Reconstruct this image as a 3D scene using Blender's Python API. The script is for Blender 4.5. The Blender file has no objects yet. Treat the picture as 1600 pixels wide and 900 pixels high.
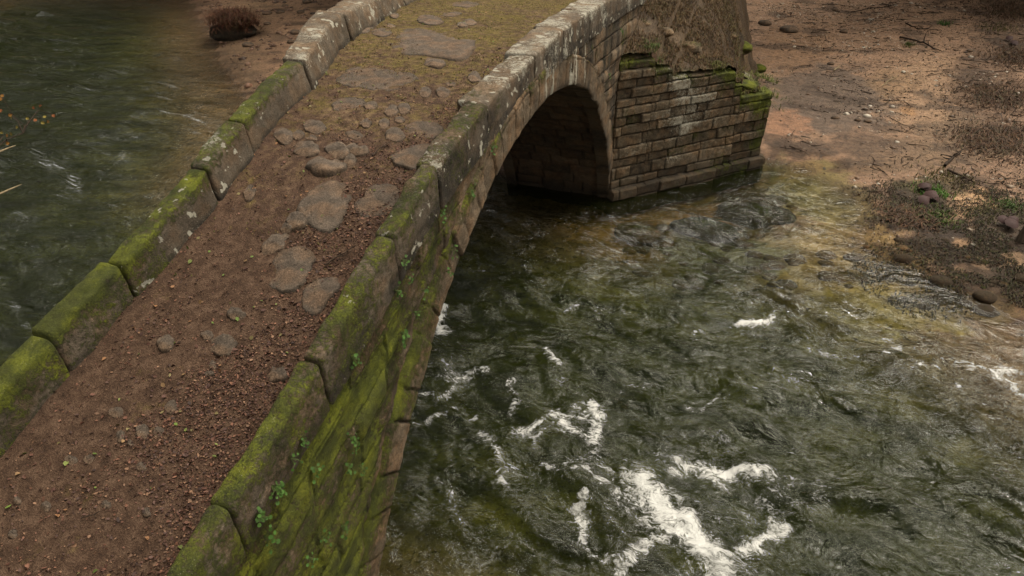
import bpy, math, random
import numpy as np

random.seed(7)
rng = np.random.default_rng(11)
sc = bpy.context.scene
COL = sc.collection
H = 9.0

# ------------------------------------------------------------------ camera numbers
F_PX = 1067.0
PITCH = math.radians(34.0)
YAW = math.radians(19.0)
CAM = np.array([3.19, -17.85, 9.0])


def ray(px, py):
    x = (px - 800) / F_PX
    y = (450 - py) / F_PX
    c, s = math.cos(PITCH), math.sin(PITCH)
    r, f, u = x, c + s * y, -s + c * y
    return np.array([r * math.cos(YAW) - f * math.sin(YAW), r * math.sin(YAW) + f * math.cos(YAW), u])


def at_z(px, py, z=0.0):
    d = ray(px, py)
    return CAM + d * ((z - CAM[2]) / d[2])


def at_face(px, py, x=0.0):
    d = ray(px, py)
    return CAM + d * ((x - CAM[0]) / d[0])


# ------------------------------------------------------------------ numpy noise
_P = np.random.default_rng(3).permutation(4096)


def _h(ix, iy, iz):
    return _P[(_P[(_P[ix & 4095] + iy) & 4095] + iz) & 4095]


def noise3(x, y, z=0.0):
    x = np.asarray(x, float); y = np.asarray(y, float)
    x, y, z = np.broadcast_arrays(x, y, np.asarray(z, float))
    ix, iy, iz = np.floor(x).astype(int), np.floor(y).astype(int), np.floor(z).astype(int)
    fx, fy, fz = x - ix, y - iy, z - iz
    u, v, w = (t * t * t * (t * (t * 6 - 15) + 10) for t in (fx, fy, fz))

    def g(a, b, c):
        h = _h(ix + a, iy + b, iz + c)
        th = h * (2 * math.pi / 4096)
        zz = ((h * 37) & 1023) / 511.5 - 1
        rr = np.sqrt(np.maximum(0, 1 - zz * zz))
        return (fx - a) * rr * np.cos(th) + (fy - b) * rr * np.sin(th) + (fz - c) * zz

    def L(a, b, t): return a + (b - a) * t
    return 1.5 * L(L(L(g(0, 0, 0), g(1, 0, 0), u), L(g(0, 1, 0), g(1, 1, 0), u), v),
                   L(L(g(0, 0, 1), g(1, 0, 1), u), L(g(0, 1, 1), g(1, 1, 1), u), v), w)


def fbm(x, y, z=0.0, o=4, gain=0.5):
    a, t, s = 1.0, 0.0, 0.0
    x = np.asarray(x, float); y = np.asarray(y, float); z = np.asarray(z, float)
    for k in range(o):
        t = t + a * noise3(x + 17.3 * k, y - 9.1 * k, z + 5.7 * k)
        s += a
        a *= gain
        x, y, z = x * 2.03, y * 2.03, z * 2.03
    return t / s


def sm(a, b, x):
    t = np.clip((np.asarray(x, float) - a) / (b - a), 0, 1)
    return t * t * (3 - 2 * t)


# ------------------------------------------------------------------ mesh helpers
def tag(o, label=None, cat=None, group=None, kind=None):
    if label: o['label'] = label
    if cat: o['category'] = cat
    if group: o['group'] = group
    if kind: o['kind'] = kind
    return o


def empty(name, loc, label, cat, group=None):
    o = bpy.data.objects.new(name, None)
    o.empty_display_size = 0.2
    o.location = [float(v) for v in loc]
    COL.objects.link(o)
    return tag(o, label, cat, group)


def mesh(name, V, Fq, mat, parent=None, attrs=None, smooth=True, origin=None):
    """V (n,3) world coordinates, Fq quads (m,4) and/or triangles; linked as ONE object."""
    V = np.asarray(V, float).reshape(-1, 3)
    if parent is not None and parent.name.startswith('stone_bridge'): V = flare(V)
    loc = np.zeros(3)
    if parent is not None:
        p = parent
        while p is not None:
            loc = loc + np.array(p.location); p = p.parent
    elif origin is not None:
        loc = np.asarray(origin, float)
    V = V - loc
    me = bpy.data.meshes.new(name)
    if isinstance(Fq, np.ndarray):
        k = Fq.shape[1]
        n = len(Fq)
        me.vertices.add(len(V)); me.vertices.foreach_set('co', V.ravel())
        me.loops.add(n * k); me.loops.foreach_set('vertex_index', Fq.astype(np.int32).ravel())
        me.polygons.add(n); me.polygons.foreach_set('loop_start', np.arange(0, n * k, k, dtype=np.int32))
        me.update(calc_edges=True)
    else:
        me.from_pydata([tuple(v) for v in V], [], [tuple(int(i) for i in f) for f in Fq])
    me.validate()
    if smooth:
        me.polygons.foreach_set('use_smooth', np.ones(len(me.polygons), bool))
    for an, av in (attrs or {}).items():
        av = np.asarray(av, float)
        if av.ndim == 2:
            if av.shape[1] == 3: av = np.concatenate([av, np.ones((len(av), 1))], 1)
            a = me.attributes.new(an, 'FLOAT_COLOR', 'POINT'); a.data.foreach_set('color', av.ravel())
        else:
            a = me.attributes.new(an, 'FLOAT', 'POINT'); a.data.foreach_set('value', av.ravel())
    me.materials.append(mat)
    o = bpy.data.objects.new(name, me)
    COL.objects.link(o)
    if parent is not None:
        o.parent = parent
    elif origin is not None:
        o.location = [float(v) for v in origin]
    return o


def grid_faces(n, m, flip=False, wrap_m=False):
    i = np.arange(n - 1)[:, None]; j = np.arange(m if wrap_m else m - 1)[None, :]
    a = i * m + j; b = i * m + (j + 1) % m; c = (i + 1) * m + (j + 1) % m; d = (i + 1) * m + j
    f = np.stack([a, b, c, d], -1).reshape(-1, 4)
    return f[:, ::-1].copy() if flip else f


# ------------------------------------------------------------------ material helper
class NT:
    def __init__(s, name):
        s.m = bpy.data.materials.new(name); s.m.use_nodes = True
        s.t = s.m.node_tree; s.t.nodes.clear()
        s.out = s.t.nodes.new('ShaderNodeOutputMaterial')
        s.tc = s.t.nodes.new('ShaderNodeTexCoord')
        s.co = s.tc.outputs['Object']

    def N(s, typ, **kw):
        n = s.t.nodes.new(typ)
        for k, v in kw.items(): setattr(n, k, v)
        return n

    def set(s, inp, v):
        if hasattr(v, 'is_output') or isinstance(v, bpy.types.NodeSocket): s.t.links.new(v, inp)
        elif isinstance(v, (tuple, list)) and len(v) == 3 and inp.type == 'RGBA': inp.default_value = (*v, 1)
        else: inp.default_value = v

    def noise(s, scale, detail=4, rough=0.55, vec=None, dist=0.0, col=False):
        n = s.N('ShaderNodeTexNoise')
        s.set(n.inputs['Vector'], vec or s.co)
        n.inputs['Scale'].default_value = scale; n.inputs['Detail'].default_value = detail
        n.inputs['Roughness'].default_value = rough; n.inputs['Distortion'].default_value = dist
        return n.outputs['Color' if col else 'Fac']

    def vor(s, scale, vec=None, feature='F1', out='Distance', rand=1.0):
        n = s.N('ShaderNodeTexVoronoi', feature=feature)
        s.set(n.inputs['Vector'], vec or s.co); n.inputs['Scale'].default_value = scale
        n.inputs['Randomness'].default_value = rand
        return n.outputs[out]

    def mapv(s, scale=(1, 1, 1), rot=(0, 0, 0), vec=None):
        n = s.N('ShaderNodeMapping'); s.set(n.inputs['Vector'], vec or s.co)
        n.inputs['Scale'].default_value = scale; n.inputs['Rotation'].default_value = rot
        return n.outputs[0]

    def math(s, op, a, b=0.0, c=0.0, clamp=False):
        n = s.N('ShaderNodeMath', operation=op, use_clamp=clamp)
        s.set(n.inputs[0], a); s.set(n.inputs[1], b); s.set(n.inputs[2], c)
        return n.outputs[0]

    def mr(s, v, a, b, c=0.0, d=1.0, smooth=True):
        n = s.N('ShaderNodeMapRange', interpolation_type='SMOOTHSTEP' if smooth else 'LINEAR')
        s.set(n.inputs[0], v)
        for k, q in zip((1, 2, 3, 4), (a, b, c, d)): n.inputs[k].default_value = q
        return n.outputs[0]

    def ramp(s, fac, stops):
        n = s.N('ShaderNodeValToRGB'); s.set(n.inputs[0], fac)
        e = n.color_ramp.elements
        while len(e) < len(stops): e.new(0.5)
        for q, (p, c) in zip(e, stops): q.position = p; q.color = (*c, 1)
        return n.outputs[0]

    def mix(s, fac, a, b, mode='MIX'):
        n = s.N('ShaderNodeMix', data_type='RGBA', blend_type=mode)
        s.set(n.inputs[0], fac); s.set(n.inputs[6], a); s.set(n.inputs[7], b)
        return n.outputs[2]

    def attr(s, name):
        n = s.N('ShaderNodeAttribute'); n.attribute_name = name
        return n

    def sep(s, col):
        n = s.N('ShaderNodeSeparateColor'); s.set(n.inputs[0], col)
        return n.outputs

    def bump(s, h, strength, dist, normal=None):
        n = s.N('ShaderNodeBump'); s.set(n.inputs['Height'], h)
        n.inputs['Strength'].default_value = strength; n.inputs['Distance'].default_value = dist
        if normal is not None: s.set(n.inputs['Normal'], normal)
        return n.outputs[0]

    def principled(s, col, rough=0.85, spec=0.3, normal=None):
        n = s.N('ShaderNodeBsdfPrincipled')
        s.set(n.inputs['Base Color'], col); s.set(n.inputs['Roughness'], rough)
        s.set(n.inputs['Specular IOR Level'], spec)
        if normal is not None: s.set(n.inputs['Normal'], normal)
        s.t.links.new(n.outputs[0], s.out.inputs[0])
        return n


def stone_material(name, dark=(.035, .028, .02), mid=(.13, .105, .078), light=(.27, .225, .17), moss_amt=0.0, lichen_amt=0.0, moss_cols=None):
    """mask attribute: R moss, G lichen, B darkening (stains, joints, rims, feet, undersides), A tone of each block"""
    t = NT(name)
    a = t.attr('mask'); s = t.sep(a.outputs['Color']); tone = a.outputs['Alpha']
    n1 = t.noise(1.6, 3); n2 = t.noise(7.0, 8, .68); n3 = t.noise(48, 6, .78); n4 = t.noise(16, 6, .74)
    v = t.math('ADD', t.math('MULTIPLY', n2, .62), t.math('MULTIPLY', n1, .28))
    v = t.math('ADD', v, t.math('MULTIPLY', t.math('SUBTRACT', n3, .5), .85))
    v = t.math('ADD', v, t.math('MULTIPLY', t.math('SUBTRACT', tone, .5), .20))
    base = t.ramp(v, [(.22, dark), (.46, mid), (.70, light)])
    warm = t.mix(t.mr(t.noise(3.1, 3), .42, .62), (1, .97, .93), (1.12, .93, .76))
    base = t.mix(1.0, base, warm, 'MULTIPLY')
    dk = t.math('MULTIPLY', s[2], t.mr(n2, .28, .6, .45, 1.0), clamp=True)
    base = t.mix(dk, base, (.022, .018, .013))
    # dark algae freckles
    fr = t.mr(t.math('ADD', n4, t.math('MULTIPLY', n3, .4)), .76, .86)
    base = t.mix(t.math('MULTIPLY', fr, .55), base, (.03, .026, .02))
    # moss
    mv = t.math('ADD', t.math('ADD', s[0], moss_amt), t.math('MULTIPLY', t.math('SUBTRACT', n4, .5), 1.5))
    mv = t.math('ADD', mv, t.math('MULTIPLY', t.math('SUBTRACT', n3, .5), .9))
    mf = t.mr(mv, .24, .58)
    mc = moss_cols or [(.30, (.016, .020, .004)), (.46, (.045, .055, .006)), (.60, (.105, .118, .008)), (.76, (.21, .21, .016))]
    mcol = t.ramp(t.math('ADD', t.math('MULTIPLY', n3, .5), t.math('ADD', t.math('MULTIPLY', t.noise(3.3, 5), .75), -.13)), mc)
    base = t.mix(t.math('MULTIPLY', mf, .93), base, mcol)
    # lichen crusts
    lw = t.math('ADD', t.math('MULTIPLY', t.noise(13, 6, .7, dist=.5), .8), t.math('MULTIPLY', n4, .35))
    lv = t.math('SUBTRACT', t.math('ADD', s[1], lichen_amt), t.math('MULTIPLY', lw, .95))
    lv = t.math('ADD', lv, t.math('MULTIPLY', t.math('SUBTRACT', n3, .5), 1.1))
    lf = t.mr(lv, -.04, .16)
    lcol = t.mix(t.noise(17, 5, .7), (.20, .185, .14), (.48, .46, .38))
    base = t.mix(t.math('MULTIPLY', lf, .9), base, lcol)
    sp = t.math('MULTIPLY', t.mr(t.vor(46), .10, .24, 1, 0), t.mr(t.noise(6, 4, .7), .45, .62))
    base = t.mix(t.math('MULTIPLY', sp, t.mr(s[1], -.1, .35, 0, .65)), base, (.36, .33, .26))
    hgt = t.math('ADD', t.math('MULTIPLY', n4, .5), t.math('MULTIPLY', n3, .5))
    hgt = t.math('ADD', hgt, t.math('MULTIPLY', mf, .35))
    nb = t.bump(hgt, 1.0, .045)
    nb = t.bump(t.noise(130, 3, .7), .5, .008, nb)
    t.principled(base, .88, .22, nb)
    return t.m


M_PARAPET = stone_material('mossy granite')
M_WALL = stone_material('spandrel stone', dark=(.03, .023, .015), mid=(.105, .080, .053), light=(.235, .18, .125))
M_PIER = stone_material('coursed abutment stone', dark=(.022, .017, .012), mid=(.098, .076, .050), light=(.26, .21, .15))
M_VAULT = stone_material('darkened vault stone', dark=(.012, .009, .006), mid=(.052, .037, .024), light=(.12, .085, .056))  # stone colour darkened to deepen the shade inside the arch
M_SLAB = stone_material('worn path stone', dark=(.032, .026, .020), mid=(.098, .077, .060), light=(.20, .16, .125), moss_cols=[(.3, (.04, .024, .012)), (.5, (.085, .055, .024)), (.7, (.15, .105, .036))])
M_RIVERSTONE = stone_material('river stone', dark=(.025, .017, .009), mid=(.095, .062, .03), light=(.18, .12, .062))


def leaf_material(name, rough=.7):
    t = NT(name)
    a = t.attr('col')
    c = t.mix(t.mr(t.noise(60, 3), .3, .7), a.outputs['Color'], (0, 0, 0))
    c = t.mix(.75, c, a.outputs['Color'])
    t.principled(c, rough, .25)
    return t.m


M_LEAF = leaf_material('fallen leaf')


def leaf_cards(P, size, cols, up=None, tilt=.5, fold=.25, aspect=(.45, .8), name='leaf_litter', mat=None, parent=None, origin=None):
    """small folded leaf blades (6 vertices) lying at P"""
    n = len(P)
    size = np.broadcast_to(size, (n,)) if np.ndim(size) else np.full(n, size)
    yaw = rng.uniform(0, 2 * math.pi, n)
    if up is None: up = np.tile([0, 0, 1.0], (n, 1))
    up = up + rng.normal(0, tilt, (n, 3)); up /= np.linalg.norm(up, axis=1)[:, None]
    t = np.stack([np.cos(yaw), np.sin(yaw), rng.normal(0, .2, n)], 1)
    a = t - up * np.sum(t * up, 1)[:, None]; a /= np.linalg.norm(a, axis=1)[:, None]
    b = np.cross(up, a)
    w = size * rng.uniform(*aspect, n)
    L = size[:, None]; W = (w * .5)[:, None]; fd = (w * fold)[:, None]
    curl = (size * rng.uniform(-.15, .25, n))[:, None]
    V = np.stack([P - a * L * .5 + up * curl, P - a * L * .08 + b * W + up * fd, P + a * L * .28 + b * W * .8 + up * fd,
                  P + a * L * .5 + up * curl, P + a * L * .28 - b * W * .8 + up * fd, P - a * L * .08 - b * W + up * fd], 1).reshape(-1, 3)
    k = np.arange(n)[:, None] * 6
    Fq = np.concatenate([k + [[0, 1, 2, 3]], k + [[3, 4, 5, 0]]], 0)
    return mesh(name, V, Fq, mat or M_LEAF, parent=parent, origin=origin, attrs={'col': np.repeat(cols, 6, 0)}, smooth=False)


def pick(cols, n, jit=.25):
    cols = np.array(cols)
    c = cols[rng.integers(0, len(cols), n)]
    return np.clip(c * rng.uniform(1 - jit, 1 + jit, (n, 1)), 0, 1)


def blades(P, hgt, cols, lean=.5, width=.006, name='grass', mat=None, parent=None, origin=None, up=None):
    n = len(P)
    hgt = np.broadcast_to(hgt, (n,)) if np.ndim(hgt) else np.full(n, hgt)
    yaw = rng.uniform(0, 2 * math.pi, n); d = np.stack([np.cos(yaw), np.sin(yaw), np.zeros(n)], 1)
    s = np.stack([-np.sin(yaw), np.cos(yaw), np.zeros(n)], 1)
    le = (rng.uniform(.2, 1, n) * lean)[:, None]
    h = hgt[:, None]
    z = np.array([[0, 0, 1.0]]) if up is None else up
    m = P + z * h * .6 + d * h * le * .35
    tip = P + z * h * np.maximum(.25, 1 - le * .7) + d * h * le
    w = np.broadcast_to(width, (n,))[:, None] if np.ndim(width) else width
    V = np.stack([P - s * w, P + s * w, m + s * w * .7, m - s * w * .7, tip], 1).reshape(-1, 3)
    k = np.arange(n)[:, None] * 5
    Fl = np.concatenate([k + [[0, 1, 2, 3]], k + [[3, 2, 4, 4]]], 0)
    Fl = [tuple(f) if f[2] != f[3] else tuple(f[:3]) for f in Fl.tolist()]
    return mesh(name, V, Fl, mat or M_LEAF, parent=parent, origin=origin, attrs={'col': np.repeat(cols, 5, 0)}, smooth=False)


def tuft(name, label, cat, P, hgt, cols, group=None, origin=None, **kw):
    root = empty(name, P.mean(0) if origin is None else origin, label, cat, group)
    blades(P, hgt, cols, name='leaves', parent=root, **kw)
    return root


def tube(pts, rad, n=7):
    pts = np.asarray(pts, float); rad = np.broadcast_to(rad, (len(pts),))
    V = []
    for i, p in enumerate(pts):
        t = pts[min(i + 1, len(pts) - 1)] - pts[max(i - 1, 0)]; t = t / (np.linalg.norm(t) + 1e-9)
        a = np.cross(t, [0.3, .2, .93]); a /= np.linalg.norm(a) + 1e-9; b = np.cross(t, a)
        th = np.arange(n) * 2 * math.pi / n
        V.append(p + rad[i] * (np.cos(th)[:, None] * a + np.sin(th)[:, None] * b))
    V = np.concatenate(V); Fq = grid_faces(len(pts), n, wrap_m=True)
    return V, Fq


def join(parts):
    Vs, Fs, o = [], [], 0
    for V, Fq in parts:
        Vs.append(V); Fs.append(Fq + o); o += len(V)
    return np.concatenate(Vs), np.concatenate(Fs)


t = NT('bark'); nb = t.noise(14, 6, .7, vec=t.mapv((1, 1, .25)))
t.principled(t.ramp(nb, [(.3, (.035, .027, .02)), (.7, (.14, .11, .08))]), .9, .15, t.bump(nb, .8, .02)); M_BARK = t.m
t = NT('twig bark'); nb = t.noise(30, 3)
t.principled(t.ramp(nb, [(.3, (.014, .009, .006)), (.7, (.05, .032, .02))]), .85, .2); M_TWIG = t.m
t = NT('pale dead wood'); nb = t.noise(30, 3)
t.principled(t.ramp(nb, [(.3, (.16, .12, .07)), (.7, (.34, .27, .16))]), .8, .2); M_PALE = t.m

# ------------------------------------------------------------------ bridge profile (metres; y along the bridge, x across, z=0 water)
ARC_Y, ARC_Z, ARC_R = -.783 * H, -.27 * H, .84 * H
RING = .56
_TS = np.array([-3.2, -2.6, -1.95, -1.76, -1.58, -1.375, -1.25, -1.1, -.83, -.64, -.23, .2, .7, 1.4]) * H
_TZ = np.array([.10, .27, .445, .497, .546, .604, .640, .661, .673, .677, .652, .615, .56, .48]) * H
PAR_H = .045 * H
XL_OUT, XL_IN, XR_IN = -3.0, -2.74, -.20


def xl_in(y):      # the upstream parapet swings outwards past the crest
    return np.interp(np.asarray(y, float), [-30, -12, -10.8, -8.7, -6.8, -4.5, -2.5, 2, 9], [-2.74, -2.74, -2.93, -3.34, -4.02, -4.5, -4.95, -5.6, -6.3])


def xr_in(y):      # and the downstream one gets thicker
    return np.interp(np.asarray(y, float), [-30, -12, -10.5, -9, -6, 0], [-.20, -.20, -.28, -.42, -.55, -.68])


def flare(V):
    V = np.array(V, float)
    s_ = (xl_in(V[:, 1]) - XL_IN) * np.clip((-V[:, 0] - .75) / 1.99, 0, 1.15)
    V[:, 0] += s_ * sm(3.2, 5.0, V[:, 2])
    return V


def ztop(y):
    w = [(-.5, .25), (0, .5), (.5, .25)]
    return sum(k * np.interp(np.asarray(y, float) + o, _TS, _TZ) for o, k in w)


def deck_z(y):
    return ztop(y) - PAR_H


def deck_rough(x, y):
    xl = xl_in(y); u = (x - (xl + xr_in(y)) / 2) / ((xr_in(y) - xl) / 2 + .03)
    return (-.03 * u * u + .045 * fbm(x * 1.1, y * 1.1, 3, 3) + .022 * fbm(x * 4, y * 4, 8, 3) + .07 * sm(.75, 1.05, np.abs(u)) * (fbm(x * .4, y * .7, 31, 2) * .5 + .5)
            - .02)


def deck_at(px, py, dz=0.0):
    z = 5.5
    for _ in range(7):
        p = at_z(px, py, z); z = .35 * z + .65 * (float(deck_z(p[1])) + dz)
    return at_z(px, py, z)


# ------------------------------------------------------------------ masonry pattern
def masonry(q, s, rows, seed, lmin, lmax, span):
    """q across courses, s along them: distance to nearest joint, two random numbers of the block, distance to course joint"""
    r = np.random.default_rng(seed)
    k = np.clip(np.searchsorted(rows, q) - 1, 0, len(rows) - 2)
    dq = np.minimum(q - rows[k], rows[k + 1] - q)
    ds = np.full(q.shape, 9.0); r1 = np.zeros(q.shape); r2 = np.zeros(q.shape)
    for c in range(len(rows) - 1):
        b = [span[0] - r.uniform(0, lmax)]
        while b[-1] < span[1] + lmax: b.append(b[-1] + r.uniform(lmin, lmax))
        b = np.array(b); v1 = r.random(len(b)); v2 = r.random(len(b))
        m = k == c
        if not m.any(): continue
        j = np.clip(np.searchsorted(b, s[m]) - 1, 0, len(b) - 2)
        ds[m] = np.minimum(s[m] - b[j], b[j + 1] - s[m]); r1[m] = v1[j]; r2[m] = v2[j]
    return np.minimum(dq, ds), r1, r2, dq


def rows_of(total, lo, hi, seed):
    r = np.random.default_rng(seed); b = [0.0]
    while b[-1] < total: b.append(b[-1] + r.uniform(lo, hi))
    return np.array(b)


bridge = empty('stone_bridge', (-1.5, -7, 0), 'old hump-backed granite bridge with one arch, mossy parapets and a dirt path across it', 'bridge')

_rows_sp = np.concatenate([[0], .05 + rows_of(7, .26, .44, 5)])
_rows_sp[0] = -1


def moss_bias(y):
    """the near end of the bridge stands in the damp and is far greener"""
    return np.interp(y, [-20, -14.2, -12, -9.5, -7, 2], [.64, .60, .50, .32, .16, .06])


def wall_disp(y, z, seed=0):
    wy = y + .05 * fbm(y * 2.2, z * 2.2, 1.5 + seed, 3); wz = z + .04 * fbm(y * 2.0, z * 2.4, 7.5 + seed, 3)
    q = (ztop(wy) - PAR_H) - wz
    d, r1, r2, dq = masonry(q, wy, _rows_sp, 21 + seed, .6, 1.7, (-30, 10))
    wj = .016 + .045 * np.clip(fbm(y * 1.3, z * 1.3, 4.4, 2) - .02, 0, 1)
    rec = 1 - sm(0.0, 1.0, d / wj)
    rough = .030 * fbm(y * 3.2, z * 3.2, 9, 4) + .012 * fbm(y * 11, z * 11, 2, 3)
    disp = .085 * (r1 - .5) * sm(0, .12, d) + rough - rec * (.045 + .05 * r2) + .04 * fbm(y * .5, z * .5, 2, 2)
    return disp, rec, r1, r2


# ---- spandrel (right face): fan grid between the ring and the foot of the parapet
def spandrel(x0, sgn, name, NS, NV):
    th = np.linspace(0, 1, NS)
    a0 = math.radians(180 - 13); a1 = math.radians(13)
    ang = a0 + (a1 - a0) * th
    r_in = ARC_R + .36
    by, bz = ARC_Y + r_in * np.cos(ang), ARC_Z + r_in * np.sin(ang)
    ty = np.interp(th, [0, .12, .5, .88, 1], [-24.5, -18.0, -7.05, 2.6, 9.0])
    tz = ztop(ty) - PAR_H + .04
    v = np.linspace(0, 1, NV)[None, :]
    Y = by[:, None] + (ty - by)[:, None] * v; Z = bz[:, None] + (tz - bz)[:, None] * v
    thin = (tz - bz)[:, None] * np.ones_like(v)
    disp, rec, r1, r2 = wall_disp(Y, Z)
    X = x0 + sgn * (disp - .03 * sm(RING + .10, RING - .04, np.hypot(Y - ARC_Y, Z - ARC_Z) - ARC_R))
    mossv = moss_bias(Y) + .30 * (r2 - .5) + .55 * fbm(Y * 1.1, Z * 1.1, 5, 3) + .16 * rec
    mossv = mossv - .32 * sm(.75, .95, 1 - (Z - ARC_Z) * 0 - np.clip((np.hypot(Y - ARC_Y, Z - ARC_Z) - ARC_R - RING) / .8, 0, 1))
    # pale lime streaks running down below the parapet over the crown
    st = fbm(Y * 9, Z * .5, 3, 2) * sm(-7.4, -6.4, Y) * (1 - sm(-4.0, -2.8, Y))
    lich = .26 + .3 * fbm(Y * .9, Z * .9, 21, 2) + 2.2 * np.clip(st - .08, 0, 1) - .14 * sm(-7, -5, Y) - .25 * sm(-9, -12, Y)
    dark = np.clip(.8 * rec + (.85 + .25 * sm(-8, -5, Y)) * sm(-.05 - .2 * sm(-8, -5, Y), .4, fbm(Y * 2.6, Z * .5, 12, 3)) * sm(-13.6, -12.0, Y), 0, 1)
    mk = np.stack([mossv, lich, dark, r1], -1).reshape(-1, 4)
    return mesh(name, np.stack([X, Y, Z], -1).reshape(-1, 3), grid_faces(NS, NV, flip=sgn < 0), M_WALL, bridge, {'mask': mk})


spandrel(-.02, 1, 'spandrel_wall', 760, 120)
spandrel(XL_OUT - .16, -1, 'spandrel_wall', 160, 30)


# ---- arch ring of voussoirs
def arch_ring(x0, sgn, NS, NR):
    a0 = math.radians(180 - 14); a1 = math.radians(14)
    ang = np.linspace(a0, a1, NS)
    # radial stations: fold back under the arch first, then out along the face
    back = np.array([-.34, -.2, -.08, -.03]); rr = np.linspace(0, RING + .05, NR)
    A = np.repeat(ang[:, None], NR + len(back), 1)
    Rr = np.concatenate([np.zeros(len(back)), rr])[None, :] * np.ones((NS, 1))
    B = np.concatenate([back, np.zeros(NR)])[None, :] * np.ones((NS, 1))
    wA = A + .004 * fbm(A * 30, Rr * 4, 3, 2)
    r = np.random.default_rng(77); bnd = [0.2]
    while bnd[-1] < 3.0: bnd.append(bnd[-1] + r.uniform(.036, .092))
    bnd = np.array(bnd); v1 = r.random(len(bnd)); v2 = r.random(len(bnd))
    j = np.clip(np.searchsorted(bnd, wA) - 1, 0, len(bnd) - 2)
    d = np.minimum(wA - bnd[j], bnd[j + 1] - wA) * ARC_R
    outer = RING * (.86 + .14 * v2[j])
    rec = np.maximum(1 - sm(0, 1, d / .02), .45 * (1 - sm(0, 1, np.abs(outer - Rr) / .02)))
    Y0 = ARC_Y + (ARC_R + Rr) * np.cos(A); Z0 = ARC_Z + (ARC_R + Rr) * np.sin(A)
    disp = .05 * (v1[j] - .5) + .03 * fbm(Y0 * 3.2, Z0 * 3.2, 9, 4) + .012 * fbm(Y0 * 11, Z0 * 11, 2, 3) - rec * .035 * (1 + 1.2 * (fbm(A * 9, Rr, 5, 1) > .1)) + .012
    disp = disp - .12 * sm(RING - .01, RING + .045, Rr)
    edge = np.exp(-(Rr / .03) ** 2) * .02
    X = x0 + sgn * (np.where(B < 0, B, disp - edge))
    ro = np.where(B < 0, .02 * fbm(Y0 * 4, Z0 * 4, 1, 2) + .02 * rec + .03 * (v1[j] - .5), .03 * (v1[j] - .5) * np.exp(-Rr / .1) + .012 * fbm(Y0 * 5, Z0 * 5, 3, 3) * np.exp(-Rr / .1))
    Y = ARC_Y + (ARC_R + Rr + ro) * np.cos(A); Z = ARC_Z + (ARC_R + Rr + ro) * np.sin(A)
    mossv = moss_bias(Y) - .36 + .3 * (v2[j] - .5) + .42 * sm(.2, .6, Rr) + .4 * fbm(Y * 1.2, Z * 1.2, 5, 3) + .15 * rec
    st = fbm(Y * 9, Z * .5, 3, 2) * sm(-7.4, -6.4, Y) * (1 - sm(-4.0, -2.8, Y))
    lich = .24 + .3 * fbm(Y * .9, Z * .9, 21, 2) - .2 * sm(-9, -12, Y) + 2.2 * np.clip(st - .08, 0, 1) - .14 * sm(-7, -5, Y)
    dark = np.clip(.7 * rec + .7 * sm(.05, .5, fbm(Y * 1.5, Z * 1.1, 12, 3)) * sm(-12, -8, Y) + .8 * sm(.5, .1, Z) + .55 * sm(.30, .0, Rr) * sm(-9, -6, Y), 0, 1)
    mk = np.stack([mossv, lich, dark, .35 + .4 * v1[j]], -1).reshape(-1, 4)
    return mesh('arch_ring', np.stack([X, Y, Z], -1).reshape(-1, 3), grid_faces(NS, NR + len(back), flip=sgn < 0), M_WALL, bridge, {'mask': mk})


arch_ring(0.0, 1, 760, 26)
arch_ring(XL_OUT - .18, -1, 200, 8)

# ---- vault
NA, NX = 420, 110
ang = np.linspace(math.radians(180 - 12), math.radians(12), NA)[:, None] * np.ones((1, NX))
xx = np.linspace(-.18, XL_OUT, NX)[None, :] * np.ones((NA, 1))
arc = ang * ARC_R
d, r1, r2, dq = masonry(arc - arc.min() + .03 * fbm(arc, xx, 1, 2), xx + .03 * fbm(arc * 2, xx * 2, 3, 2), rows_of(25, .27, .36, 9), 31, .5, 1.1, (-5, 1))
rec = 1 - sm(0, 1, d / .03)
rad = ARC_R + .05 + rec * .05 + .05 * (r1 - .5) + .02 * fbm(arc * 3, xx * 3, 5, 3)
V = np.stack([xx, ARC_Y + rad * np.cos(ang), ARC_Z + rad * np.sin(ang)], -1)
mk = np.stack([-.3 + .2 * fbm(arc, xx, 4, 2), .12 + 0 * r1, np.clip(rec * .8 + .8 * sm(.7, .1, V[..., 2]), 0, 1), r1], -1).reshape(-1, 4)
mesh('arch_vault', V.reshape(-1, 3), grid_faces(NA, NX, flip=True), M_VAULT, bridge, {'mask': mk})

# ---- unseen sheet added under the path, so that no light leaks between the faces
yy = np.linspace(-24, 9, 60)
V = np.concatenate([np.stack([np.full(60, -3.08), yy, deck_z(yy) - .16], 1), np.stack([np.full(60, -.1), yy, deck_z(yy) - .16], 1)])
mesh('light_stop_sheet', V, np.array([[i, i + 60, i + 61, i + 1] for i in range(59)]), M_VAULT, bridge, {'mask': np.tile([0, 0, .5, .5], (120, 1))})


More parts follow.
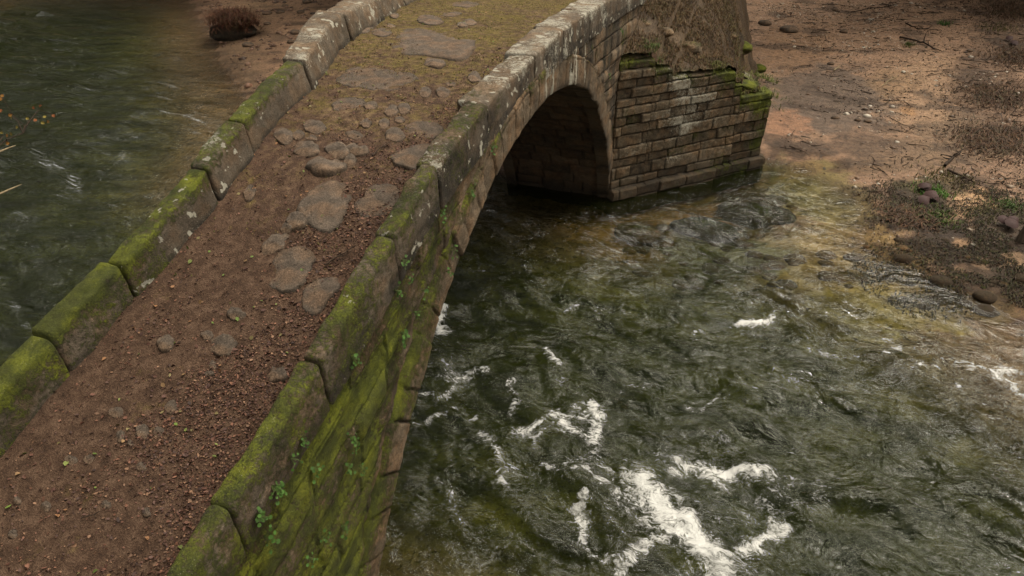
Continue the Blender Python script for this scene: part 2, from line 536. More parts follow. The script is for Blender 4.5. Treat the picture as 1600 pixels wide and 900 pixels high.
# ---- parapet stones
def parapet_stone(y0, y1, xo, xi, lift, seed, moss, lich, dark, label=None, taper=0.0, tilt=0.0, slope=0.0, par_h=PAR_H, tone=.5):
    L = y1 - y0; n = max(24, int(L / .022)); hh = par_h + .16
    w = xi - xo
    # rounded section, counted from the foot on the outer side over the top to the foot on the inner side
    rad = .05; pts = []
    def seg(a, b, k): return [(a[0] + (b[0] - a[0]) * i / k, a[1] + (b[1] - a[1]) * i / k) for i in range(k)]
    sgn = 1
    pts += seg((0, -.16), (0, par_h - rad), 20)
    pts += [(rad - rad * math.cos(t), par_h - rad + rad * math.sin(t)) for t in np.linspace(0, math.pi / 2, 6)][:-1]
    pts += seg((rad, par_h), (w - rad, par_h), 9)
    pts += [(w - rad + rad * math.sin(t), par_h - rad + rad * math.cos(t)) for t in np.linspace(0, math.pi / 2, 6)][:-1]
    pts += seg((w, par_h - rad), (w + .05 * (1 if xo < -1 else .3), -.16), 20) + [(w + .05 * (1 if xo < -1 else .3), -.16)]
    S = np.array(pts); m = len(S)
    tt = np.linspace(0, 1, n); g = .006
    ys = y0 + g + (L - 2 * g) * tt
    e = np.minimum(ys - ys[0], ys[-1] - ys)
    shrink = np.sqrt(np.clip(1 - np.clip(1 - e / .032, 0, 1) ** 2, 0, 1)) * .9 + .1
    cx, cz = w * .5, par_h * .45
    X = xo + cx + (S[None, :, 0] - cx) * (1 - .17 * (1 - shrink))[:, None]
    Zl = cz + (S[None, :, 1] - cz) * (1 - .10 * (1 - shrink))[:, None]
    ym = .5 * (y0 + y1)
    base = (deck_z(ym) + (deck_z(y1) - deck_z(y0)) / L * (ys - ym))
    base = .5 * base + .5 * deck_z(ys)
    Z = base[:, None] + Zl + (lift + slope * (tt - .5))[:, None] * sm(-.1, .15, Zl)
    X = X + tilt * (Zl - .1)
    Y = np.repeat(ys[:, None], m, 1)
    ph = seed * 7.7
    sy = np.concatenate([[0], np.diff(ys)])
    dn = .030 * fbm(X * 2.2 + ph, Y * 2.2, Z * 2.2, 3) + .012 * fbm(X * 8 + ph, Y * 8, Z * 8, 3)
    nx = (S[:, 0] - cx) / (w * .5); nz = np.clip((S[:, 1] - cz) / (par_h * .55), -1, 1)
    sx = np.where(np.abs(nx) > .8, np.sign(nx), nx * .3); szv = np.where(S[:, 1] > par_h - .05, 1.0, 0.0)
    X = X + dn * sx[None, :]; Z = Z + dn * szv[None, :] * 1.2
    Y = Y + .02 * fbm(X * 5 + ph, Z * 5, 3, 2) * (1 - shrink)[:, None]
    V = np.stack([X, Y, Z], -1)
    # end caps: two more rings pulled to the middle of each end
    capA = V[0] * .0; c0 = V[0].mean(0); c1 = V[-1].mean(0)
    ringA = c0 + (V[0] - c0) * .45; ringB = c1 + (V[-1] - c1) * .45
    V = np.concatenate([ringA[None] * 1.0, V, ringB[None]], 0)
    nn = n + 2
    Fq = grid_faces(nn, m).tolist()
    Fq.append(list(range(m))[::-1]); Fq.append([(nn - 1) * m + i for i in range(m)])
    Vf = V.reshape(-1, 3)
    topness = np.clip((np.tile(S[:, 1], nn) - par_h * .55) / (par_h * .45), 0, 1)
    inner = np.tile((S[:, 0] > w * .8).astype(float), nn) if xo > -1 else np.tile((S[:, 0] > w * .7).astype(float), nn)
    nz_ = fbm(Vf[:, 0] * 1.3 + ph, Vf[:, 1] * 1.3, Vf[:, 2] * 1.3, 3)
    mo = moss[0] + moss[1] * topness + .45 * nz_
    li = .78 * lich + .95 * sm(.22, .36, fbm(Vf[:, 0] * 6 + ph, Vf[:, 1] * 6, Vf[:, 2] * 6 + 9, 4, .65)) * min(1, lich * 3) + .55 * fbm(Vf[:, 0] * 1.1 + ph, Vf[:, 1] * 1.1, Vf[:, 2] * 1.1 + 4, 2) + .12 * topness
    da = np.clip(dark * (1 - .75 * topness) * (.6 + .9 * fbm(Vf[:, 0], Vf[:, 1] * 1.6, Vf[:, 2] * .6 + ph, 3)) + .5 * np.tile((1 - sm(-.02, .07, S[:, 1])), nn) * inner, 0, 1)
    mk = np.stack([mo, li, da, np.full(len(Vf), tone)], -1)
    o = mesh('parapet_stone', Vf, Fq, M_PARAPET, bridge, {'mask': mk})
    if label: o['label'] = label
    return o


rr_ = random.Random(4)
RJ = [-2.62, -2.42, -2.24, -2.06, -1.873, -1.701, -1.547, -1.375, -1.245, -1.065, -.83, -.64, -.42, -.2, .03, .26, .5, .75]
for i in range(len(RJ) - 1):
    y0, y1 = RJ[i] * H, RJ[i + 1] * H; ym = (y0 + y1) / 2
    mo = (float(np.interp(ym, [-17, -14.5, -12.5, -10.5, -8, 0], [.44, .44, .30, .18, .02, -.06])),
          float(np.interp(ym, [-17, -15.5, -13.8, -12, -10, -8, 0], [.0, .34, .05, .2, .12, .04, -.02])))
    li = float(np.interp(ym, [-17, -13, -10, -7, 0], [.05, .15, .28, .40, .42]))
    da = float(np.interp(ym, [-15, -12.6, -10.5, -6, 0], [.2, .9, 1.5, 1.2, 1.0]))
    jit = {4: (.0, -.01), 5: (-.02, .02), 6: (.015, .0), 7: (.02, .025), 8: (.0, .01), 9: (-.01, .01)}.get(i, (rr_.uniform(-.012, .012), rr_.uniform(-.015, .015)))
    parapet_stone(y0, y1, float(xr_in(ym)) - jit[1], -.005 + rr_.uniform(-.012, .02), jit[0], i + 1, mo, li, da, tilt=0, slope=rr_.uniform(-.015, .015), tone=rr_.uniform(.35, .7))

LPX = [(56, 522), (160, 406), (296, 260), (375, 190), (450, 94), (530, 25)]
LJ = []
for px, py in LPX:
    z = 5.5
    for _ in range(20):
        p = at_z(px, py, z); z = .5 * z + .5 * float(ztop(p[1]))
    LJ.append(p[1])
LJ = [LJ[0] - 5.4, LJ[0] - 3.6, LJ[0] - 1.75] + LJ + [LJ[-1] + 2.1, LJ[-1] + 4.0, LJ[-1] + 6.0]
for i in range(len(LJ) - 1):
    y0, y1 = LJ[i], LJ[i + 1]
    mo = [(.40, .3), (.40, .3), (.36, .36), (.34, .40), (.20, .42), (-.02, .42), (.08, .45), (-.12, .08), (.05, -.2), (0, 0), (0, 0)][i]
    li = [.0, .0, .05, .12, .22, .34, .16, .46, .45, .36, .3][i]
    da = [.5, .5, .45, .45, .7, .9, .85, .8, .7, .6, .6][i]
    lift = [0, 0, .0, .01, -.01, .0, -.01, .05, .04, .02, .0][i]
    parapet_stone(y0, y1, XL_OUT + [0, 0, .0, -.02, .02, 0, .02, -.05, .0, .02, 0][i], XL_IN + [0, 0, .01, -.01, .02, .03, .0, .02, .04, 0, 0][i], lift, 40 + i, mo, li, da,
                  tilt=-.05, slope=[0, 0, .03, -.03, .02, -.02, 0, .04, 0, 0, 0][i], tone=[.5, .5, .45, .5, .5, .6, .5, .55, .6, .5, .5][i])

# ------------------------------------------------------------------ the path over the bridge
t = NT('leaf-strewn dirt')
a = t.attr('mask'); s = t.sep(a.outputs['Color'])
n1 = t.noise(1.3, 4); n2 = t.noise(8, 7, .7); n3 = t.noise(55, 4, .75); n4 = t.noise(150, 2, .7)
v = t.math('ADD', t.math('MULTIPLY', n2, .5), t.math('ADD', t.math('MULTIPLY', n3, .35), t.math('MULTIPLY', n4, .22)))
red = t.ramp(v, [(.38, (.020, .011, .007)), (.52, (.066, .037, .022)), (.66, (.145, .09, .058))])
pale = t.ramp(v, [(.38, (.036, .022, .011)), (.52, (.112, .070, .035)), (.66, (.22, .15, .085))])
c = t.mix(t.mr(t.math('ADD', s[1], t.math('MULTIPLY', t.math('SUBTRACT', n2, .5), 1.0)), .3, .7), red, pale)
mossc = t.ramp(v, [(.36, (.03, .022, .006)), (.52, (.10, .075, .018)), (.68, (.20, .15, .04))])
mf = t.mr(t.math('ADD', s[0], t.math('MULTIPLY', t.math('SUBTRACT', t.noise(5, 6, .7), .5), 1.6)), .15, .6)
c = t.mix(t.math('MULTIPLY', mf, .85), c, mossc)
c = t.mix(t.math('MULTIPLY', s[2], .8), c, (.02, .012, .008))
c = t.mix(t.math('MULTIPLY', t.mr(t.vor(90), .02, .12, 1, 0), .45), c, (.30, .24, .15))
t.principled(c, .9, .2, t.bump(t.math('ADD', n3, t.math('MULTIPLY', n2, .8)), 1.0, .03)); M_DIRT = t.m

ys = np.concatenate([np.arange(-24, -17.5, .12), np.arange(-17.5, -2, .026), np.arange(-2, 9, .09)])
xs = np.linspace(XL_IN - .12, XR_IN + .12, 100)
Y, X = np.meshgrid(ys, xs, indexing='ij')
uu = (X - (XL_IN + XR_IN) / 2) / 1.27
X = (xl_in(Y) + xr_in(Y)) / 2 + uu * (xr_in(Y) - xl_in(Y)) / 2
Z = deck_z(Y) + deck_rough(X, Y)
edge = sm(.8, 1.0, np.abs(uu))
mo = np.interp(Y, [-17, -13, -11, -9, -7, -4, 0], [-.05, -.02, .12, .26, .36, .42, .42]) + .3 * fbm(X * .9, Y * .9, 3, 3) - .15 * sm(.3, .9, (X + 1.4) / 1.3) * (Y < -10)
pl = np.interp(Y, [-17, -12, -9, -6, 0], [.12, .18, .38, .45, .4]) + .35 * fbm(X * .7, Y * .7, 13, 2) - .32 * sm(-1.2, -.4, X) * sm(-8, -11, Y)
mk = np.stack([mo, pl, .6 * edge * (.5 + fbm(X * 2, Y * 2, 6, 2)).clip(0, 1), np.zeros_like(X)], -1).reshape(-1, 4)
path = mesh('path', np.stack([X, Y, Z], -1).reshape(-1, 3), grid_faces(len(ys), len(xs), flip=True), M_DIRT, attrs={'mask': mk})
tag(path, 'brown dirt path strewn with leaves running between the two mossy parapets', 'path', kind='structure')

# leaf litter (nobody could count it)
n = 30000
y = -17.4 + 11.5 * rng.random(n * 3) ** 1.35
x = xr_in(y) + (xl_in(y) - xr_in(y)) * rng.random(n * 3)
keep = rng.random(n * 3) < np.clip(.10 + .9 * sm(-.15, .40, fbm(x * .8, y * .8, 44, 3) + .45 * (x + 1.4) / 1.3 - .02 * (y + 12)), 0.04, 1)
x, y = x[keep][:n], y[keep][:n]; n = len(x)
P = np.stack([x, y, deck_z(y) + deck_rough(x, y) + .008], 1)
lit = leaf_cards(P, rng.gamma(3.2, .0048, n) + .006, pick([(.098, .044, .028), (.065, .03, .021), (.13, .06, .036), (.04, .02, .014), (.17, .095, .056), (.08, .044, .033)], n, .4), name='leaf_litter')
tag(lit, 'reddish brown fallen leaves and crumbs littering the bridge path', 'leaf litter', kind='stuff')
# moss tufts and seedlings on the far half of the path
n = 14000
y = rng.uniform(-13, 5.0, n * 2); x = xr_in(y) + (xl_in(y) - xr_in(y)) * rng.random(n * 2)
keep = rng.random(n * 2) < np.clip(sm(-.1, .5, fbm(x * 1.6, y * 1.6, 3, 3) + np.interp(y, [-13, -9, -4], [-.25, 0, .3])), .01, 1)
x, y = x[keep][:n], y[keep][:n]; n = len(x)
P = np.stack([x, y, deck_z(y) + deck_rough(x, y)], 1)
g = blades(P, rng.uniform(.012, .035, n), pick([(.14, .13, .025), (.17, .14, .035), (.20, .15, .05), (.10, .11, .02), (.22, .14, .07)], n), lean=1.0, width=.005, name='moss')
tag(g, 'short yellow green moss and grass growing on the far half of the path', 'moss', kind='stuff')
n = 300
y = rng.uniform(-16.5, -2, n); x = xr_in(y) + (xl_in(y) - xr_in(y)) * rng.random(n)
P = np.stack([x, y, deck_z(y) + deck_rough(x, y) + .014], 1)
lit = leaf_cards(P, rng.uniform(.03, .06, n), pick([(.09, .13, .025), (.12, .14, .035), (.20, .12, .055), (.2, .10, .045), (.15, .12, .05)], n), name='fresh_leaves')
tag(lit, 'bright green and tan leaves freshly fallen on the bridge path', 'leaf litter', kind='stuff')


# ------------------------------------------------------------------ stones set in the path
def path_stone(poly, hgt, name, label, cat, group, flat=4.0, lich=.1, moss=-.1, tone=.5, seed=0, dark=0.0):
    W = np.array([deck_at(px, py, hgt * .6) for px, py in poly])
    c = W.mean(0)
    D = W[:, :2] - c[:2]
    an = np.arctan2(D[:, 1], D[:, 0]); rd = np.hypot(D[:, 0], D[:, 1]); o = np.argsort(an); an, rd = an[o], rd[o]
    n = 44
    th = np.linspace(-math.pi, math.pi, n, endpoint=False)
    r = np.interp(th, np.concatenate([an - 2 * math.pi, an, an + 2 * math.pi]), np.tile(rd, 3))
    for _ in range(2): r = .25 * np.roll(r, 1) + .5 * r + .25 * np.roll(r, -1)
    r = r * (1.03 + .20 * noise3(np.cos(th) * 1.5 + seed, np.sin(th) * 1.5, seed * 3.1) + .09 * noise3(np.cos(th) * 4 + seed, np.sin(th) * 4, seed))
    fr = np.array([0.02, .2, .4, .55, .68, .78, .86, .92, .97, 1.0, 1.03, 1.05])
    hp = np.concatenate([hgt * (1 - fr[:10] ** flat) ** .5 - .006, [-.04, -.09]])
    X = c[0] + np.cos(th)[None, :] * (r[None, :] * fr[:, None]); Y = c[1] + np.sin(th)[None, :] * (r[None, :] * fr[:, None])
    hp = hp[:, None] * np.ones((1, n))
    fr_ = random.Random(int(seed * 100))
    for _ in range(4):
        q_ = fr_.uniform(0, 6.283); hp = np.minimum(hp, hgt * (fr_.uniform(.62, .95) - fr_.uniform(.25, .9) * fr[:, None] * np.cos(th[None, :] - q_)))
    hp[-2:] = np.array([[-.04], [-.09]])
    base = deck_z(Y) + deck_rough(np.full_like(X, c[0]), np.full_like(Y, c[1])) * .6 + deck_rough(X, Y) * .4
    sc_ = min(.5, float(r.mean()))
    Z = base + hp + (hgt * .5 * fbm(X / sc_ * 1.1 + seed, Y / sc_ * 1.1, seed, 3) - hgt * .05 + .008 * fbm(X * 16, Y * 16, seed, 3)) * (fr[:, None] < 1.01)
    V = np.stack([X, Y, Z], -1).reshape(-1, 3)
    Fq = grid_faces(len(fr), n, wrap_m=True).tolist(); Fq.append(list(range(n))[::-1])
    rim = np.repeat(sm(.86, 1.0, fr), n)
    mk = np.stack([moss + .02 + .22 * rim + .55 * fbm(V[:, 0] * 3.2, V[:, 1] * 3.2, seed, 3), np.full(len(V), lich), np.clip(dark + .6 * rim, 0, 1), np.full(len(V), tone)], -1)
    ob = mesh(name, V, Fq, M_SLAB, origin=(c[0], c[1], float(deck_z(c[1]))), attrs={'mask': mk})
    return tag(ob, label, cat, group)


def ell(cx, cy, rx, ry, rot=0.0, n=14):
    a = np.arange(n) * 2 * math.pi / n
    co, si = math.cos(rot), math.sin(rot)
    return [(cx + rx * math.cos(q) * co - ry * math.sin(q) * si, cy + rx * math.cos(q) * si + ry * math.sin(q) * co) for q in a]


G1 = 'flat slabs set in the bridge path'
SLABS = [
    ([(620, 54), (632, 40), (664, 39), (700, 44), (724, 52), (748, 58), (736, 72), (720, 88), (696, 87), (670, 84), (640, 82), (620, 74)], .06, 'large grey brown oval slab near the crest, the biggest stone in the path', .12, .55),
    ([(530, 112), (560, 100), (610, 103), (645, 112), (652, 124), (620, 136), (570, 132), (535, 128)], .028, 'long low slab half sunk in moss just below the largest slab', .2, .42),
    ([(608, 243), (620, 226), (650, 219), (672, 221), (662, 244), (650, 254), (628, 252)], .07, 'wedge of grey slab pushed against the right parapet below the crest', .1, .5),
    ([(516, 271), (536, 281), (543, 313), (530, 342), (516, 358), (484, 339), (464, 319), (490, 293)], .06, 'big angular grey slab with a pale lichen spot in mid path', .14, .52),
    ([(553, 322), (565, 302), (605, 279), (625, 296), (605, 328), (582, 333)], .035, 'reddish flat slab beside the right parapet, right of the angular slab', .1, .42),
    ([(424, 420), (440, 386), (466, 384), (488, 396), (480, 420), (448, 456), (426, 448)], .055, 'grey four-sided slab near the right parapet with leaves banked round it', .08, .45),
    ([(472, 464), (492, 432), (524, 422), (529, 434), (512, 460), (492, 482)], .045, 'narrow tapered grey slab lying right against the right parapet', .1, .5),
    ([(638, 206), (650, 184), (672, 186), (676, 210), (655, 214)], .03, 'squarish worn slab beside the right parapet under the long row of pebbles', .1, .42),
    ([(520, 160), (540, 150), (565, 152), (560, 166), (535, 170)], .02, 'faint grey slab sunk in moss near the left parapet', .12, .42),
]
for k, (poly, h, lab, li, tn) in enumerate(SLABS):
    path_stone(poly, h, 'paving_slab', lab, 'slab', G1, flat=12, lich=li, moss=-.12, tone=tn, seed=k + 1.3)

G2 = 'rounded stones set in the bridge path'
ROUND = [
    (507, 252, 32, 12, .0, .12, 'pale boat-shaped stone standing proud at the front of the stone step', .22, .75),
    (526, 229, 19, 11, .35, .10, 'pale oval stone behind the boat-shaped stone of the step', .22, .72),
    (557, 227, 20, 9, .3, .09, 'slanting pale stone at the right end of the stone step', .25, .7),
    (546, 244, 9, 11, .2, .08, 'knobbly stone wedged between the boat-shaped and slanting step stones', .2, .6),
    (478, 227, 22, 12, .25, .07, 'brown flat-topped stone at the left of the stone step', .12, .5),
    (490, 192, 18, 11, .1, .07, 'rounded grey stone above the left end of the stone step', .12, .5),
    (442, 205, 14, 12, .5, .08, 'dark-edged stone tucked against the foot of the left parapet', .2, .55),
    (465, 205, 10, 8, 0, .05, 'small grey stone between the parapet stone and the rounded grey stone', .1, .5),
    (486, 210, 10, 5, 0, .04, 'thin sunken stone just above the brown step stone', .1, .45),
    (571, 188, 9, 7, 0, .06, 'small round grey stone alone above the slanting step stone', .1, .6),
    (600, 188, 8, 8, 0, .06, 'small pinkish round stone right of the lone grey one', .1, .6),
    (611, 167, 10, 9, 0, .06, 'round grey cobble in the row below the long low slab', .18, .6),
    (631, 165, 9, 9, 0, .05, 'brown cobble at the right of the row below the long slab', .1, .5),
    (579, 161, 11, 6, -.2, .05, 'pale low stone at the left end of the cobble row', .25, .62),
    (616, 206, 15, 11, .2, .05, 'broken flat stone below the pinkish round stone', .15, .5),
    (553, 206, 14, 6, .1, .03, 'low brown stone sunk in dirt above the stone step', .1, .42),
    (624, 184, 8, 5, 0, .03, 'sunken grey pebble below the brown cobble', .1, .5),
    (679, 94, 17, 7, .05, .08, 'egg-shaped pale stone propped under the largest slab', .2, .65),
    (741, 115, 10, 8, -.4, .08, 'white lichened stone at the foot of the right parapet', .4, .7),
    (672, 28, 19, 7, .15, .05, 'flat grey stone above the left of the largest slab', .12, .55),
    (704, 19, 16, 4, -.1, .04, 'thin leaning stone edged with grass above the largest slab', .1, .5),
    (734, 31, 7, 7, 0, .06, 'whitish lichened pebble at upper right of the largest slab', .38, .7),
    (722, 37, 7, 4, 0, .05, 'small pale pebble beside the whitish one above the largest slab', .5, .65),
    (616, 21, 5, 4, 0, .05, 'white-topped pebble near the left parapet at the crest', .45, .75),
    (611, 36, 5, 4, 0, .05, 'white pebble just under the white-topped one', .42, .75),
    (570, 40, 9, 7, -.6, .05, 'pale stone leaning at the foot of the left parapet at the crest', .4, .6),
    (596, 47, 14, 7, 0, .03, 'sunken grey stone left of the largest slab', .2, .5),
    (728, 4, 22, 5, .05, .04, 'long flat stone at the top of the path', .15, .5),
    (664, 140, 9, 8, 0, .04, 'brown bump of stone below the right end of the long slab', .1, .5),
    (692, 140, 10, 8, .3, .04, 'mossy brown stone near the right parapet below the crest', .1, .4),
    (704, 128, 8, 4, 0, .03, 'small flat stone beside the right parapet above the mossy brown one', .1, .45),
    (462, 341, 17, 13, .5, .08, 'rounded grey stone left of the big angular slab', .18, .6),
    (447, 350, 11, 8, .3, .08, 'pale small stone leaning on the rounded grey one', .2, .7),
    (428, 373, 25, 12, -.55, .09, 'slanted loaf-shaped grey stone left of the leafy hollow', .12, .58),
    (389, 293, 8, 14, .2, .05, 'upright brown stone near the left parapet in mid path', .1, .5),
    (256, 531, 13, 14, .2, .055, 'smooth round grey cobble alone in the litter', .12, .66),
    (346, 534, 22, 16, -.15, .065, 'mossy dark flat stone right of the smooth cobble', .05, .35),
    (368, 486, 15, 10, .2, .06, 'crumbly mossy stone above the mossy dark one', .1, .45),
    (322, 520, 10, 8, 0, .03, 'small grey stone left of the mossy dark one', .1, .5),
    (330, 566, 6, 7, 0, .045, 'little pale pebble under the mossy dark stone', .2, .65),
    (326, 581, 8, 4, 0, .04, 'thin pale pebble below the little pale one', .2, .65),
    (428, 576, 22, 11, .1, .05, 'brown stone buried in leaves beside the brightest mossy parapet stone', .05, .4),
    (220, 670, 11, 11, .3, .05, 'pale chunky pebble in the lower path', .3, .66),
    (187, 680, 7, 11, .1, .03, 'narrow grey stone left of the chunky pebble', .12, .5),
    (202, 690, 5, 5, 0, .04, 'tiny round pebble below the chunky one', .2, .65),
    (246, 671, 9, 8, 0, .025, 'sunken grey stone right of the chunky pebble', .12, .5),
    (266, 632, 12, 9, -.9, .03, 'reddish flake of stone above the chunky pebble', .1, .5),
    (68, 786, 9, 8, -.4, .05, 'white-flecked pebble near the lower left of the path', .35, .7),
    (24, 778, 6, 6, 0, .04, 'small pale pebble left of the white-flecked one', .35, .7),
    (164, 786, 8, 6, 0, .03, 'sunken grey pebble beside a tan leaf', .15, .55),
    (220, 726, 8, 8, 0, .03, 'dull grey pebble below the chunky pebble', .15, .5),
    (227, 797, 6, 9, -.3, .045, 'upright pale pebble among the leaves', .3, .66),
    (108, 714, 12, 7, .2, .025, 'flat sunken stone at the left of the lower path', .15, .5),
    (136, 712, 9, 8, 0, .03, 'grey sunken stone right of the flat one', .15, .55),
    (18, 832, 8, 8, 0, .03, 'dull pebble at the lower left corner of the path', .15, .55),
    (180, 640, 13, 9, .1, .02, 'worn grey stone barely showing in the lower path', .15, .5),
]
for k, (cx, cy, rx, ry, ro, h, lab, li, tn) in enumerate(ROUND):
    path_stone(ell(cx, cy, rx, ry, ro), h, 'cobblestone', lab, 'stone', G2, flat=4.5, lich=li, moss=-.15, tone=tn, seed=20.7 + k * 1.37)

# twigs on the path
def twig(name, pxs, r, label, mat=M_TWIG, place=deck_at, lift=.02, side=2, cat='twig'):
    P = np.array([place(*p) for p in pxs]); P[:, 2] += lift
    t_ = np.linspace(0, 1, len(P)); q = np.linspace(0, 1, 10)
    C = np.stack([np.interp(q, t_, P[:, i]) for i in range(3)], 1)
    L = np.linalg.norm(C[-1] - C[0])
    C[1:-1] += rng.normal(0, L * .018, (8, 3)) * [1, 1, .4]
    parts = [tube(C, np.linspace(r, r * .4, 10))]
    for _ in range(side):
        i = rng.integers(3, 8); d = rng.normal(0, 1, 3); d[2] = abs(d[2]) * .2; d = d / np.linalg.norm(d) * L * rng.uniform(.15, .3)
        parts.append(tube(np.stack([C[i], C[i] + d * .5 + rng.normal(0, L * .01, 3), C[i] + d]), [r * .6, r * .4, r * .2], 5))
    V, Fq = join(parts)
    return tag(mesh(name, V, Fq, mat, origin=C[0]), label, cat)


twig('twig', [(508, 416), (530, 402), (556, 386)], .011, 'thin dark twig lying by the right parapet across the leafy hollow')
twig('twig', [(582, 245), (596, 232), (610, 224)], .009, 'short twig lying on the path between the stone step and the wedge slab')
twig('twig', [(128, 812), (142, 808), (160, 800)], .007, 'small dark twig in the litter of the lower path')

# ------------------------------------------------------------------ little plants rooted in the wall joints
G3 = 'pennywort plants rooted in the spandrel joints'
PLANTS = [
    (630, 406, 8, .9), (618, 454, 9, .9), (630, 520, 14, 1.2), (700, 425, 6, .9), (550, 558, 9, 1.0), (662, 454, 6, .8), (648, 488, 8, .8), (708, 388, 7, .9), (548, 684, 9, 1.0),
    (428, 760, 15, 1.2), (402, 806, 16, 1.1), (416, 840, 12, 1.1), (552, 688, 10, 1.0), (490, 732, 12, 1.0), (458, 716, 6, .9), (542, 724, 9, .9), (564, 728, 6, .9),
    (536, 822, 8, .9), (484, 872, 8, .9), (506, 840, 9, 1.0), (472, 686, 9, .8), (768, 228, 7, 1.0), (736, 295, 7, 1.0), (951, 116, 6, 1.1), (970, 46, 6, 1.2), (690, 330, 8, 1.0), (640, 432, 6, .8)]
PLABEL = ['under the long grey parapet stone', 'below the chipped part of the wall', 'in the biggest hole of the wall', 'near the arch edge high on the wall', 'just under the long mossy parapet stone',
          'in the upper joint near the arch ring', 'beside a dark crack above the pale ring stones', 'in the joint nearest the arch shadow', 'in a joint level with the brightest parapet moss',
          'trailing under the lower mossy parapet stone', 'hanging as a chain from the lowest parapet joint', 'at the lower left of the wall', 'in a deep crack mid wall', 'in the dark notch of the mossiest courses', 'single small sprig under the mossy parapet stone',
          'on the lip of the deepest crack', 'small sprig right of the deepest crack', 'low on the wall near the arch edge', 'at the bottom of the picture on the wall', 'low on the mossy wall, above the bottom sprig', 'strung along the joint under the parapet',
          'on the dark wall left of the arch shadow', 'above the arch edge by the water', 'beside the corner of the coursed abutment', 'high on the wall above the abutment corner', 'along the mossy joint in the upper wall', 'tiny sprig beside the upper joint']
for k, ((px, py, n, sc_), lb) in enumerate(zip(PLANTS, PLABEL)):
    p = at_face(px, py, .03)
    r = random.Random(100 + k)
    root = empty('wall_plant', p, 'small green round-leaved plant ' + lb, 'plant', G3)
    parts, cols, stems = [], [], []
    for i in range(n):
        c = p + np.array([r.uniform(.01, .06), r.gauss(0, .04) * sc_, r.gauss(-.03, .055) * sc_])
        R_ = r.uniform(.010, .021) * sc_
        nrm = np.array([.8, r.gauss(-.2, .4), r.uniform(.2, 1)]); nrm /= np.linalg.norm(nrm)
        a_ = np.cross(nrm, [0, 0, 1]); a_ /= np.linalg.norm(a_); b_ = np.cross(nrm, a_)
        th = np.arange(8) * math.pi / 4
        ring = c + R_ * (np.cos(th)[:, None] * a_ + np.sin(th)[:, None] * b_) + nrm * (.12 * R_)
        parts.append((np.concatenate([[c], ring]), np.array([[0, 1 + j, 1 + (j + 1) % 8] for j in range(8)])))
        stems.append(tube(np.stack([p - [.03, 0, 0], (p + c) / 2 + [.02, 0, .01], c]), .0025, 4))
        q = r.uniform(.7, 1.3); cols += [(.042 * q, .095 * q, .014 * q)] * 9
    V, Fq = join(parts); mesh('leaves', V, Fq, M_LEAF, root, {'col': np.array(cols)}, smooth=False)
    V, Fq = join(stems); mesh('stems', V, Fq, M_LEAF, root, {'col': np.tile([.06, .09, .02], (len(V), 1))})

# ------------------------------------------------------------------ ground: river bed and both banks in one sheet
SHORE = [(-110, -250), (-72, -70), (-56, -14), (-49, 8)] + [tuple(at_z(*p)[:2]) for p in [(60, -14), (180, -16), (300, -6), (322, 40), (350, 95), (385, 150), (404, 195), (380, 260)]] + \
        [(-3.4, .25), (.1, .35), (4.1, 4.35)] + [tuple(at_z(*p)[:2]) for p in [(1200, 252), (1262, 268), (1345, 318), (1348, 385), (1440, 425), (1600, 505)]] + [(14.5, -7.5), (24, -14), (60, -30), (150, -60)]  # upstream bend added out of view to shut off the bright horizon
FAR = SHORE + [(400, -60), (400, 400), (-400, 400), (-400, -250)]
NEARB = [(-60, -250), (-38, -70), (-24, -28), (-8, -15.8), (0, -15.4), (6, -17), (12, -20.5), (30, -30), (150, -75), (400, -75), (400, -400), (-60, -400)]


def seg_dist(X, Y, pts, closed=False):
    D = np.full(X.shape, 1e9)
    for (x0, y0), (x1, y1) in zip(pts[:-1], pts[1:]):
        dx, dy = x1 - x0, y1 - y0
        u = np.clip(((X - x0) * dx + (Y - y0) * dy) / (dx * dx + dy * dy), 0, 1)
        D = np.minimum(D, np.hypot(X - x0 - u * dx, Y - y0 - u * dy))
    return D


def inside(X, Y, poly):
    r = np.zeros(X.shape, bool)
    for (x0, y0), (x1, y1) in zip(poly, poly[1:] + poly[:1]):
        c = (y0 > Y) != (y1 > Y)
        with np.errstate(divide='ignore', invalid='ignore'):
            xi = (x1 - x0) * (Y - y0) / (y1 - y0 + 1e-12) + x0
        r ^= c & (X < xi)
    return r


